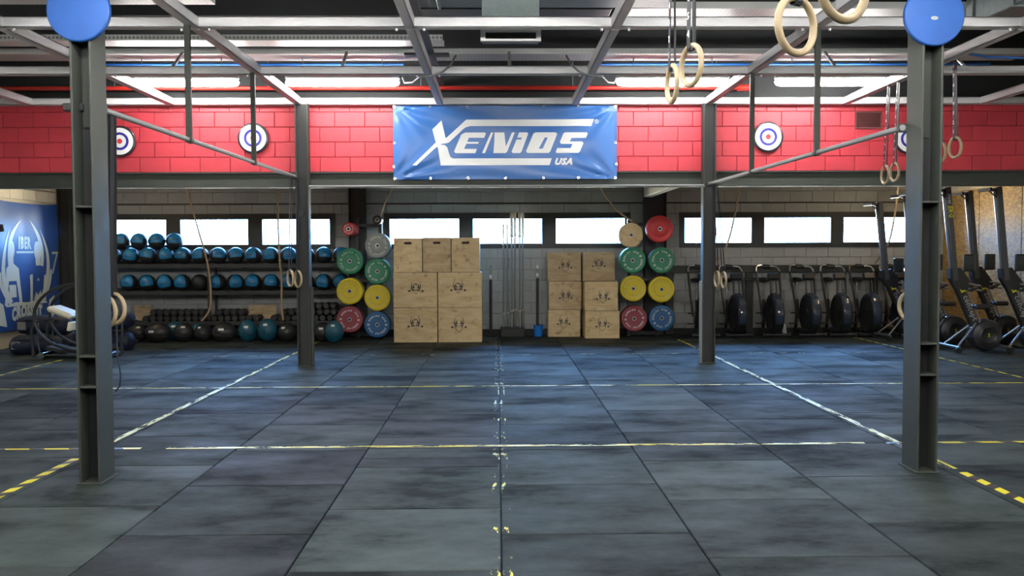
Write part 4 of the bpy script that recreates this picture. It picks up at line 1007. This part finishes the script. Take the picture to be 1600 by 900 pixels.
jump_box(.869, 1.462, .982, 1.490, 15.58, .45, 'top box of the low pile, on the bucket side', G2, em=(1, 0, .02, .28, .115), old=True)
jump_box(1.485, 2.060, .985, 1.490, 15.58, .45, 'stained top box of the low pile, on the plates side', G2, em=(0, 1, .0, .30, .115), old=True)

# ------------------------------------------------------------------ barbells in their holder, sticks, bucket
hd = thing('barbell_holder', 'low black block holding the upright barbells', 'holder', (.255, 15.70, 0))
b = MB(); b.box((0, 0, .083), (.43, .34, .166), .012); b.obj('block', 'mat_black', hd)
MB().add(*poly_geo([rect(-.12, .12, .06, .11), rect(-.112, .112, .067, .103)], .002), M=Tr(0, -.172, 0) @ UPY).obj('badge', 'plate_black', hd)
def barbell(x, y, top, label, sl=.40, z0=.168, r=.025):
    t = thing('barbell', label, 'barbell', (x, y, z0), group='barbells standing in the holder')
    L = top - z0
    MB().tube([(0, 0, sl * .6), (0, 0, L - sl)], .0145, 12).obj('shaft', 'bar_steel', t)
    for a, c_ in ((.0, sl * .70), (L - sl, L)): MB().lathe([(0, a), (r, a), (r, c_), (0, c_)], 16).obj('sleeve', 'zinc' if a else 'chrome', t)
    for a in (sl * .70, L - sl - .03): MB().lathe([(0, a), (r + .012, a), (r + .012, a + .03), (0, a + .03)], 16).obj('collar', 'zinc', t)
barbell(.100, 15.60, 1.985, 'short thin barbell standing nearest the dark stick', .33, r=.016)
barbell(.172, 15.80, 1.985, 'second short barbell, behind the nearest pair', .33, r=.016)
barbell(.245, 15.58, 2.178, 'tall barbell at the front middle of the holder')
barbell(.305, 15.80, 2.19, 'tall barbell at the back middle of the holder')
barbell(.385, 15.58, 2.178, 'tall barbell at the front of the holder, nearest the bucket')
barbell(.445, 15.80, 2.19, 'tall barbell at the back of the holder, nearest the bucket')
for x, y, z0, lab in ((-.127, 15.75, 0, 'dark stick with a white band standing on a round black foot'), (.70, 15.72, .03, 'dark stick with white tip standing in the blue bucket')):
    t = thing('training_stick', lab, 'stick', (x, y, z0))
    MB().tube([(0, 0, .02), (0, 0, 1.00)], .026, 12).obj('sleeve', 'strap', t); MB().tube([(0, 0, 1.0), (0, 0, 1.26 - z0)], .018, 12).obj('rod', 'cable_grey', t)
    MB().tube([(0, 0, 1.03), (0, 0, 1.09)], .0215, 12).obj('band', 'white_plastic', t)
    if z0: MB().tube([(0, 0, 1.17), (0, 0, 1.235)], .024, 12).obj('tip', 'white_plastic', t)
    else: MB().lathe([(0, 0), (.085, 0), (.09, .02), (.06, .05), (.035, .09), (0, .09)], 20).obj('foot', 'mat_black', t)
bk = thing('bucket', 'small blue plastic bucket on the floor beside the low box pile', 'bucket', (.712, 15.72, 0))
MB().lathe([(0, .004), (.075, .0), (.095, .185), (.103, .185), (.103, .198), (.091, .198), (.072, .012), (0, .012)], 28).obj('pail', 'bucket_blue', bk)
MB().tube([(.101 * cos(a), -.02 - .095 * sin(a) * .35, .19 - .095 * sin(a)) for a in [pi * i / 12 for i in range(13)]], .004, 6).obj('handle', 'steel_bar', bk)

# ------------------------------------------------------------------ ropes
def rope(pts, label, r=.017):
    P = [Vector(p) for p in pts]; out = []
    for i in range(len(P) - 1):
        p0, p1, p2, p3 = P[max(i - 1, 0)], P[i], P[i + 1], P[min(i + 2, len(P) - 1)]
        for k in range(8):
            t = k / 8; out.append(.5 * (2 * p1 + (p2 - p0) * t + (2 * p0 - 5 * p1 + 4 * p2 - p3) * t * t + (3 * p1 - p0 - 3 * p2 + p3) * t ** 3))
    out.append(P[-1]); o = thing('climbing_rope', label, 'rope', tuple(P[0]), group='climbing ropes tied back under the low roof')
    q = [p - P[0] for p in out]
    for s in range(3):      # three strands laid around each other
        pts = []; L = 0
        Q = []
        for i in range(len(q) - 1):
            d = (q[i + 1] - q[i]); n = max(2, int(d.length / .035))
            for k in range(n): Q.append((q[i] + d * (k / n), L + d.length * k / n))
            L += d.length
        Q.append((q[-1], L))
        for p, l in Q: a = l / .16 * 2 * pi + s * 2 * pi / 3; pts.append((p.x + r * .52 * cos(a), p.y + r * .52 * sin(a), p.z))
        MB().tube(pts, r * .58, 5).obj('strand', 'rope', o)
rope([(-5.45, 15.40, 2.94), (-5.33, 15.40, 2.6), (-5.13, 15.40, 1.85), (-5.02, 15.42, 1.42), (-4.97, 15.45, 1.0), (-4.97, 15.42, .55), (-5.06, 15.25, .34)], 'climbing rope drawn aside to the post of the ball rack')
rope([(-3.79, 15.38, 2.94), (-3.78, 15.38, 2.6), (-3.76, 15.40, 1.45), (-3.74, 15.45, 1.0), (-3.74, 15.42, .6), (-3.68, 15.28, .34)], 'climbing rope hanging straight down in front of the ball rack')
rope([(-1.60, 15.3, 2.94), (-1.79, 15.3, 2.6), (-1.95, 15.4, 2.32), (-2.03, 15.6, 2.17), (-2.10, 15.68, 2.03)], 'short climbing rope tied to the peg rack above the grey plate')
rope([(1.55, 15.3, 2.94), (1.76, 15.3, 2.6), (2.02, 15.3, 2.24), (2.28, 15.25, 2.03), (2.40, 15.5, 1.98), (2.45, 15.655, 1.98)], 'short climbing rope tied down above the wooden plate')
rope([(4.22, 15.3, 2.94), (4.17, 15.3, 2.6), (4.08, 15.3, 2.1), (3.98, 15.3, 1.68), (3.84, 15.3, 1.38), (3.70, 15.7, 1.27)], 'climbing rope drawn aside to the rail behind the air bikes')
rope([(7.0, 15.3, 2.94), (6.92, 15.3, 2.6), (6.85, 15.3, 2.05), (6.77, 15.35, 1.6), (6.70, 15.7, 1.27)], 'climbing rope in front of the last window, near the rowers')

# ------------------------------------------------------------------ rail on the wall behind the bikes
wr = thing('wall_rack', 'long black wall rail on posts behind the air bikes', 'rack', (5.2, 15.98, 0))
MB().box((0, 0, 1.175), (4.3, .05, .13), .005).obj('rail', 'frame_black', wr)
for x in (-2.1, -.66, 1.61): MB().box((x, .02, .6), (.13, .06, 1.2), .005).obj('post', 'dark_steel', wr)
for x in (-.66, 1.61): MB().box((x + .02, -.04, .99), (.62, .04, .05), .004).obj('arm', 'frame_black', wr)

# ------------------------------------------------------------------ air bikes (modelled heading -Y)
def make_bike():
    t = thing('air_bike', 'air bike', 'exercise bike', (0, 0, 0), group='air bikes along the back wall')
    M = Rz(-pi / 2)       # local forward +X -> -Y
    fan = MB().lathe([(0, -.07), (.07, -.075), (.09, -.055), (.27, -.06), (.30, -.085), (.335, -.075), (.345, 0), (.335, .075), (.30, .085), (.27, .06), (.09, .055), (.07, .075), (0, .07)], 40, M @ Tr(.30, 0, .405) @ Rx(pi / 2)).obj('fan_housing', 'bike_black', t)
    for s in (-1, 1):
        wv = MB()
        for r in (.13, .20, .265): MB().tube([(.30 + r * cos(2 * pi * i / 28), s * .072, .405 + r * sin(2 * pi * i / 28)) for i in range(28)], .004, 4, True, M=M).obj('guard_wire', 'bike_tube', fan)
    sh = MB(); vs = []
    A = [radians(-25 + 8 * i) for i in range(20)]
    for a in A:
        for (dy, rr) in ((-.068, .338), (-.05, .360), (0, .368), (.05, .360), (.068, .338)): vs.append((.30 + rr * cos(a), dy, .405 + rr * sin(a)))
    sh.add(vs, [(i * 5 + j, i * 5 + j + 1, i * 5 + j + 6, i * 5 + j + 5) for i in range(len(A) - 1) for j in range(4)], M, smooth=True); sh.obj('fan_shroud', 'bike_gloss', t)
    fr = MB(); fr.tube([(.36, 0, .07), (-.50, 0, .07)], .032, 10, M=M); fr.obj('main_beam', 'bike_black', t)
    MB().tube([(-.42, 0, .07), (-.34, 0, .44), (-.36, 0, .62)], .028, 10, M=M).obj('seat_tube', 'bike_black', t)
    for x in (.42, -.52):
        f = MB().tube([(x, -.21, .05), (x, .21, .05)], .028, 10, M=M).obj('foot_bar', 'bike_tube', t)
        for s in (-1, 1): MB().tube([(x, s * .20, .05), (x, s * .24, .05)], .042, 12, M=M).obj('foot_cap', 'bike_black', f)
    MB().tube([(-.36, 0, .60), (-.37, 0, .93)], .016, 10, M=M).obj('seat_post', 'chrome', t)
    s = MB(); s.tube([(-.50, 0, .965), (-.42, 0, .97), (-.32, 0, .97), (-.22, 0, .955)], [.03, .12, .105, .035], 12, M=M @ Tr(0, 0, .97) @ Matrix.Diagonal((1, 1, .42, 1)) @ Tr(0, 0, -.97)); s.obj('saddle', 'seat_vinyl', t)
    for s_ in (-1, 1): MB().tube([(.25, s_ * .05, .72), (.20, s_ * .045, 1.0)], .014, 8, M=M).obj('mast', 'bike_black', t)
    c_ = MB(); c_.box((0, 0, 0), (.09, .19, .12), .014, M=M @ Tr(.19, 0, 1.045) @ Ry(-.5)); c_ = c_.obj('console', 'bike_black', t)
    MB().box((-.047, 0, .0), (.004, .14, .08), 0, M=M @ Tr(.19, 0, 1.045) @ Ry(-.5)).obj('screen', 'screen', c_)
    for s_, dx, dz in ((-1, -.10, .0), (1, .06, -.02)):
        a = MB(); y = s_ * .17
        a.tube([(.14, y, .36), (-.02 + dx * .6, y * 1.05, .85), (-.12 + dx, y * 1.08, 1.12)], .02, 8, M=M); ar = a.obj('handle_arm', 'bike_black', t)
        top = [(-.12 + dx, y * 1.08, 1.12), (-.15 + dx, y * 1.07, 1.18 + dz), (-.19 + dx, y * .9, 1.225 + dz), (-.22 + dx, y * .55, 1.235 + dz), (-.23 + dx, y * .3, 1.235 + dz)]
        MB().tube(top, .021, 8, M=M).obj('handle_bend', 'chrome', ar)
        MB().tube([(-.23 + dx, y * .3, 1.235 + dz), (-.25 + dx, -y * .45, 1.225 + dz)], .027, 10, M=M).obj('grip', 'seat_vinyl', ar)
        MB().tube([(.02, s_ * .10, .40), (.02, s_ * .24, .40)], .012, 8, M=M).obj('foot_peg', 'bike_tube', t)
        p = MB().tube([(-.08, s_ * .09, .36), (-.08, s_ * .1, .36 + s_ * .15)], .014, 8, M=M).obj('crank', 'bike_tube', t)
        MB().box((-.08, s_ * .17, .36 + s_ * .15), (.09, .11, .025), .006, M=M).obj('pedal', 'bike_black', p)
    MB().lathe([(0, -.03), (.14, -.03), (.15, 0), (.14, .03), (0, .03)], 24, M @ Tr(-.08, 0, .36) @ Rx(pi / 2)).obj('chain_cover', 'bike_black', t)
    return t
bike = make_bike()
BL = ['air bike half hidden behind the far rower-side column', 'air bike standing just past the far rower-side column', 'air bike in the middle of the row, beside the white bottle', 'air bike on the rower side of the white bottle',
      'second air bike from the upright rowers', 'air bike with arched handles, last whole one before the rowers', 'air bike mostly hidden behind the first upright rower']
for i, px in enumerate((3.58, 4.14, 4.80, 5.41, 5.96, 6.48, 7.04)):
    inst(bike, i, (px, 15.62, 0), (0, 0, (-.02, .02, -.02, .01, -.02, -.04, .02)[i]), BL[i])
o = thing('spray_bottle', 'white plastic bottle tilted on the floor between two air bikes', 'bottle', (5.13, 15.80, 0), (.12, -.18, 0))
MB().lathe([(0, .012), (.036, .012), (.038, .03), (.038, .17), (.018, .21), (.015, .24), (0, .24)], 18).obj('bottle_body', 'white_plastic', o); MB().box((0, -.015, .255), (.025, .06, .035), .006).obj('nozzle', 'rower_black', o)

# ------------------------------------------------------------------ plywood strand panels on the side wall, flag on the other
for i, (y0, y1) in enumerate(((14.88, 16.08), (13.66, 14.87), (12.44, 13.65), (12.2, 12.43))):
    zt = 2.52
    MB().box((XR - .012, (y0 + y1) / 2, zt / 2 + .03), (.018, y1 - y0 - .006, zt - .04), .003).obj('strand_panel', 'osb', side_r, (-side_r.location.x, 0, 0) if False else (0, 0, 0))
fg = thing('wall_flag', 'large blue gym flag with pale horns and two figures on the end wall', 'flag', (XL + .025, 14.78, 0), (0, 0, pi / 2))
# in the flag's frame: x runs along the wall (towards the back), -y faces the room after the turn of 90 degrees
FW, FZ0, FZ1 = 2.34, .27, 2.37
def sag(x, z): return .012 + .010 * sin(x * 9 + z * 1.5) * (.3 + .7 * max(0, (z - FZ0) / (FZ1 - FZ0))) + .008 * sin(x * 4 - z * 5)
b = MB(); vs = []; NX, NZ = 50, 40
for j in range(NZ + 1):
    for i in range(NX + 1):
        x, z = -FW / 2 + FW * i / NX, FZ0 + (FZ1 - FZ0) * j / NZ; vs.append((x, -sag(x, z), z - .05 * (1 - (2 * i / NX - 1) ** 2) * (j / NZ) ** 6))
b.add(vs, [(j * (NX + 1) + i, j * (NX + 1) + i + 1, (j + 1) * (NX + 1) + i + 1, (j + 1) * (NX + 1) + i) for j in range(NZ) for i in range(NX)], smooth=True)
b.obj('flag_cloth', 'flag_blue', fg)
def fl_(loops, b): b.add(*drape(poly_geo(loops, 0), sag, .004, .09))
def horn(pts_o, pts_i): return pts_o + pts_i[::-1]
def arc(p0, p1, p2, n=12):     # quadratic through control
    return [((1 - t) ** 2 * p0[0] + 2 * t * (1 - t) * p1[0] + t * t * p2[0], (1 - t) ** 2 * p0[1] + 2 * t * (1 - t) * p1[1] + t * t * p2[1]) for t in [k / n for k in range(n + 1)]]
b = MB()
for s in (-1, 1):
    fl_([horn(arc((s * .14, 2.06), (s * .66, 1.80), (s * .52, 1.28)), arc((s * .14, 2.06), (s * .52, 1.74), (s * .44, 1.30)))], b)
    fl_([horn(arc((s * .46, 1.92), (s * 1.02, 1.25), (s * .50, .70)), arc((s * .46, 1.92), (s * .82, 1.25), (s * .44, .74)))], b)
    fl_([horn(arc((s * .84, 1.25), (s * .86, .95), (s * .52, .66)), arc((s * .76, 1.2), (s * .74, .95), (s * .48, .70)))], b)
    fl_([[(s * .84, 1.53), (s * 1.08, 1.53), (s * .90, 1.15), (s * .85, 1.15), (s * 1.01, 1.49), (s * .84, 1.49)]], b)
    fl_([[(s * .72, .70), (s * .90, .78), (s * .84, .38), (s * .64, .34)]], b)
fl_([rect(-.28, .26, 1.505, 1.54)], b)
fl_([ell(-.42, 1.56, .085, .15)], b); fl_([[(-.47, 1.44), (-.37, 1.44), (-.36, 1.34), (-.22, 1.26), (-.20, .98), (-.16, .70), (-.24, .68), (-.28, .95), (-.30, 1.06), (-.52, 1.06), (-.56, .92), (-.60, .66), (-.68, .68), (-.62, 1.0), (-.60, 1.26), (-.48, 1.34)]], b)
fl_([rect(-.52, -.32, .80, 1.0)], b)
fl_([ell(.37, 1.54, .10, .17)], b); fl_([rect(.30, .44, 1.30, 1.42)], b)
fl_([[(.08, 1.14), (.18, 1.16), (.17, .70), (.09, .70)]], b); fl_([[(.56, 1.14), (.66, 1.12), (.62, .70), (.53, .70)]], b)
fl_([[(.33, 1.05), (.37, 1.10), (.41, 1.05), (.40, 1.03), (.37, 1.06), (.34, 1.03)]], b)
fl_([[(-.66, .655), (.66, .655), (.62, .69), (.36, .72), (0, .70), (-.36, .72), (-.62, .68)]], b)
fl_([[(.22, .72), (.30, .86), (.36, .80), (.46, .88), (.50, .72)]], b)
for s in (-1, 1): fl_([[(s * .26, .30), (s * .30, .30), (s * .24, .18), (s * .20, .18)]], b)
b.obj('flag_emblem', 'flag_print', fg)
b = MB()
vs, fs = text_geo('IBER', .27, .06, 0, 0, spacing=1.15); b.add(*drape(([(v[0] * .70 - .03, v[1] * .95 + 1.665, 0) for v in vs], fs), sag, .004, .2))
vs, fs = text_geo('CROSSFIT', .29, .07, 0, 0, spacing=1.12); b.add(*drape(([(v[0] * .70, v[1] * .95 + .555 - .10 * v[0] ** 2, 0) for v in vs], fs), sag, .004, .12))
tag(b.obj('flag_lettering', 'flag_print', fg), kind='stuff')
ws = tag(MB().box((XL + .03, 15.975, 1.30), (.05, .03, 2.2), .004).obj('wood_strip', 'wood_strip'), 'upright wooden strip along the edge of the blue flag', 'board')
tag(MB().tube([(XL + .04, 13.5, 2.60), (XL + .04, 14.6, 2.56), (XL + .04, 15.8, 2.57)], .008, 6).obj('cable', 'cable_grey'), 'thin dark cable above the blue flag', 'cable')
tag(MB().tube([(XL + .06, 14.02, 1.95), (XL + .06, 14.05, 1.85)], .035, 8).obj('wall_hook', 'dark_steel'), 'small black hook at the upper edge part of the blue flag', 'hook')

# ------------------------------------------------------------------ sandbags and the curved treadmill
def sandbag(x, y, z, L, r, rz, label, seed, rx=0):
    t = thing('sandbag', label, 'bag', (x, y, z), (0, 0, rz), 'sandbags piled under the flag'); rnd = random.Random(seed)
    n = 14; P = []; RR = []
    for i in range(n + 1):
        u = i / n * 2 - 1; P.append((u * L / 2, .012 * sin(u * 5 + seed), r * .86 + .01 * sin(u * 4 + seed))); RR.append(r * (1 - abs(u) ** 7) ** .5 * (1 + .05 * sin(u * 8 + seed)) + .004)
    MB().tube(P, RR, 20, M=Tr(0, 0, r * .86) @ Matrix.Diagonal((1, 1.08, .90, 1)) @ Tr(0, 0, -r * .86)).obj('bag_body', 'bag_navy', t)
    for s in (-1, 1):
        MB().tube([(s * L * .18 - .12, -r * .82, r * 1.35), (s * L * .18 - .06, -r * 1.1, r * 1.42), (s * L * .18 + .06, -r * 1.1, r * 1.42), (s * L * .18 + .12, -r * .82, r * 1.35)], .014, 6).obj('handle', 'strap', t)
    MB().box((-L * .32, -r * 1.06, r * .86), (.13, .02, .12), .006).obj('patch', 'bag_patch', t)
    MB().tube([(L / 2 - .0, 0, r * .86), (L / 2 + .05, 0, r * .86)], .02, 8).obj('tie', 'strap', t)
    return t
sandbag(-6.85, 13.38, .0, .85, .165, .05, 'navy sandbag at the bottom of the pile, nearest, with a grey patch', 1)
sandbag(-6.05, 13.90, .0, .85, .165, -.1, 'navy sandbag at the bottom of the pile, behind the treadmill', 2)
sandbag(-6.95, 13.95, .0, .85, .165, .0, 'navy sandbag at the bottom of the pile, against the flag', 4)
sandbag(-6.87, 13.60, .275, .85, .160, -.02, 'navy sandbag lying on top of the nearest one, with grey patch', 3)
sandbag(-6.05, 13.92, .325, .80, .15, -.08, 'navy sandbag on top, half hidden by the treadmill', 5)
tm = thing('curved_treadmill', 'dark curved-frame treadmill with a pale panel behind the nearest ball-side column', 'treadmill', (-6.0, 12.88, 0))
for y, nm in ((-.22, 'frame_arc'), (.22, 'frame_arc')):
    pts = []
    for a in range(65, 250, 8): pts.append((.04 + .60 * cos(radians(a)), y, .60 + .46 * sin(radians(a))))
    pts += [(-.05, y, .13), (.25, y, .09), (.50, y, .10)]
    MB().tube(pts, .022, 10).obj(nm, 'bike_black', tm)
    MB().tube([(-.54, y, .56), (-.60, y, .40), (-.58, y, .03)], .022, 8).obj('leg', 'bike_black', tm)
    MB().tube([(-.50, y, .52), (-.52, y, .30), (-.48, y, .06), (.5, y, .05)], .014, 8).obj('side_rail', 'bike_tube', tm)
    MB().tube([(.10, y, 1.03), (.36, y, .95), (.50, y, .60), (.47, y, .02)], .02, 8).obj('rear_leg', 'bike_black', tm)
MB().tube([(-.44, -.30, .055), (-.44, .30, .055)], .05, 16).obj('roller', 'chrome', tm)
MB().tube([(.44, -.30, .05), (.44, .30, .05)], .045, 16).obj('roller', 'chrome', tm)
pn = MB(); pn.box((0, 0, 0), (.36, .36, .085), .03, M=Tr(-.24, 0, .66) @ Ry(.36)); pn.obj('console_panel', 'cream_panel', tm)
MB().box((0, 0, 0), (.05, .34, .13), .01, M=Tr(-.10, 0, .46) @ Ry(.2)).obj('lower_panel', 'cream_panel', tm)
bb = MB(); bb.tube([(-.42, 0, .16), (-.2, 0, .115), (.1, 0, .11), (.42, 0, .16)], [.2] * 4, 4, sect=[(-1, -.12), (1, -.12), (1, .12), (-1, .12)]); bb.obj('belt', 'mat_black', tm)

# ------------------------------------------------------------------ rowing machines standing on end
def make_rower():
    t = thing('rowing_machine', 'rowing machine', 'rowing machine', (0, 0, 0), group='rowing machines stored upright')
    top, jn = Vector((-.10, 0, 2.42)), Vector((.03, 0, 1.10))
    ax = (top - jn).normalized()
    m = MB(); m.tube([jn - ax * .05, top], [1, 1], 4, sect=[(-.035, -.055), (.035, -.055), (.035, .055), (-.035, .055)]); rail = m.obj('monorail', 'rower_grey', t)
    m = MB(); m.tube([jn + ax * .1 + Vector((-.04, 0, 0)), top + Vector((-.055, 0, -.02))], [1, 1], 4, sect=[(-.02, -.006), (.02, -.006), (.02, .006), (-.02, .006)]); m.obj('rail_edge', 'rower_alu', rail)
    # short rear leg at the top with its crossbar and brace
    m = MB(); m.box((-.21, 0, 2.375), (.16, .05, .045), .006); leg = m.obj('rear_leg', 'rower_grey', t)
    MB().box((-.285, 0, 2.375), (.035, .36, .05), .008).obj('rear_foot', 'rower_black', leg)
    MB().tube([(-.23, 0, 2.36), (-.085, 0, 2.24)], .010, 8).obj('brace', 'rower_grey', leg)
    # junction of rail and main frame
    w_ = MB(); w_.prism([(-.06, 1.22), (.10, 1.24), (.30, .98), (.24, .90), (.04, .93), (-.05, 1.08)], -.05, .05, Matrix(((1, 0, 0, 0), (0, 0, 1, 0), (0, 1, 0, 0), (0, 0, 0, 1)))); w_.obj('frame_joint', 'rower_black', t)
    for s in (-1, 1): MB().box((0, 0, 0), (.16, .10, .025), .01, M=Tr(.26, s * .13, .93) @ Ry(-.5)).obj('foot_plate', 'rower_black', t)
    a, c_ = Vector((.07, 0, 1.04)), Vector((.37, 0, .36)); d = (c_ - a); L = d.length; ang = atan2(d.x, d.z)
    MF = Tr(*a) @ Ry(ang)
    fr = MB(); fr.box((0.015, 0, L / 2), (.115, .09, L + .02), .01, M=MF); fr = fr.obj('main_frame', 'rower_black', t)
    MB().tube([MF @ Vector((-.075, -.03, -.02)), MF @ Vector((-.075, -.03, L * .96))], .012, 8).obj('frame_rail', 'rower_alu', fr)
    # lettering reads down the frame: its x axis along d, letters' tops towards +X side
    ux = d.normalized(); uy = Vector((ux.z, 0, -ux.x)); uy = -uy if uy.x < 0 else uy
    def onframe(geo, s0, off=0):
        vs, fs = geo; return [a + ux * (s0 + v[0]) + uy * (v[1] + off) + Vector((0, -.0465, 0)) for v in vs], fs
    lt = MB(); lt.add(*onframe(text_geo('concept 2', .125, .02, 0, 0, 'LEFT', 1), .23, .012)); tag(lt.obj('lettering', 'rower_alu', fr), kind='stuff')
    for k in range(2):
        lg = MB(); s = .035; lg.add(*onframe(poly_geo([rect(-s, s, -s, s), rect(-s * .45, s * .2, -s * .45, s * .45)], 0), .06 + k * .085, .012)); lg.obj('yellow_mark', 'rower_yellow', fr)
    # flywheel
    FWc = Tr(.50, 0, .245) @ Rx(pi / 2)
    h = MB(); h.lathe([(0, -.12), (.10, -.12), (.115, -.13), (.13, -.12), (.165, -.12), (.215, -.09), (.232, -.04), (.236, .06), (.225, .10), (.16, .125), (0, .125)], 40, FWc @ Matrix.Diagonal((1, 1, -1, 1))); fw = h.obj('flywheel', 'rower_black', t)
    for r in (.12, .145, .17, .195): MB().tube([(.50 + r * cos(2 * pi * i / 36), -.128 + max(0, r - .16) * .7, .245 + r * sin(2 * pi * i / 36)) for i in range(36)], .004, 4, True).obj('guard_ring', 'rower_grey', fw)
    vs, fs = text_geo('2', .07, .02, 0, 0, res=1); MB().add(vs, fs, Tr(.50, .122, .245) @ Rz(pi) @ UPY).obj('emblem', 'rower_yellow', fw)
    MB().add(vs, fs, Tr(.50, -.1215, .245) @ UPY).obj('emblem', 'rower_yellow', fw)
    # gloss band on the housing
    sh = MB(); vv = []
    A = [radians(95 + 8 * i) for i in range(13)]
    for q in A:
        for dy in (-.10, -.05, .03, .08): vv.append((.50 + (.240 - (.012 if abs(dy) > .07 else 0)) * cos(q), dy, .245 + (.240 - (.012 if abs(dy) > .07 else 0)) * sin(q)))
    sh.add(vv, [(i * 4 + j, i * 4 + j + 1, i * 4 + j + 5, i * 4 + j + 4) for i in range(12) for j in range(3)], smooth=True); sh.obj('housing_band', 'bike_gloss', fw)
    # front legs and foot bar
    for s in (-1, 1): MB().tube([(.34, s * .05, .42), (.0, s * .20, .095)], .014, 8).obj('front_leg', 'rower_alu', t)
    fb = MB().tube([(-.02, -.29, .085), (-.02, .29, .085)], .022, 10).obj('foot_bar', 'rower_alu', t)
    for s in (-1, 1): MB().lathe([(0, -.02), (.045, -.02), (.05, 0), (.045, .02), (0, .02)], 18, Tr(-.02, s * .27, .05) @ Rx(pi / 2)).obj('caster', 'rower_black', fb)
    # monitor on its arm, handle
    MB().tube([(.08, -.02, 1.10), (.16, -.06, 1.20), (.20, -.06, 1.27)], .016, 8).obj('monitor_arm', 'rower_black', t)
    mo = MB(); mo.box((.215, -.06, 1.31), (.16, .06, .25), .018); mo = mo.obj('monitor', 'rower_black', t)
    MB().box((.21, -.092, 1.33), (.11, .004, .13), .0).obj('screen', 'screen', mo); MB().box((.285, -.06, 1.31), (.022, .064, .24), .008).obj('monitor_edge', 'rower_grey', mo)
    for z, L2 in ((1.0, .16), (.93, .18)): MB().tube([(.22, -.06, z), (.22 + L2, -.09, z - .03)], .016, 8).obj('handle_grip', 'rower_alu', t)
    MB().box((.42, 0, .66), (.22, .20, .07), .025).obj('seat', 'rower_black', t)
    vs1, f1 = text_geo('row', .085, .02, .2, 0, 'LEFT', 1); vs2, f2 = text_geo('ERG', .095, .03, .2, 0, 'LEFT', 1)
    return t, (vs1, f1, vs2, f2), rail
rw, rtxt, rail = make_rower()
RL = [((6.70, 13.02), 'upright rowing machine with lettered rail, nearest of the line beside the nearest rower-side column'), ((6.62, 13.80), 'upright rowing machine right behind the nearest rower-side column'),
      ((6.78, 14.45), 'upright rowing machine whose top bracket shows behind the rope'), ((6.49, 14.85), 'upright rowing machine by the last window, leaning, farthest of all'),
      ((7.47, 13.85), 'upright rowing machine by the plywood wall, the farther of two'), ((7.42, 12.95), 'upright rowing machine by the plywood wall, the nearer of two')]
for i, ((x, y), lab) in enumerate(RL): inst(rw, i, (x, y, 0), (0, 0, (0, .03, -.02, .04, .02, -.03)[i]), lab).scale = (1, 1, .955 if i == 3 else 1)
# lettering down the rail of the nearest machine
jn, top = Vector((.03, 0, 1.10)), Vector((-.10, 0, 2.42)); dn = (jn - top).normalized(); up = Vector((-dn.z, 0, dn.x)); up = up if up.x > 0 else -up
for (vs, fs), s0, m in (((rtxt[0], rtxt[1]), .10, 'rower_alu'), ((rtxt[2], rtxt[3]), .27, 'rower_yellow')):
    MB().add([top + dn * (s0 + v[0]) + up * v[1] + Vector((0, -.0565, 0)) for v in vs], fs).obj('rail_lettering', m, rail)
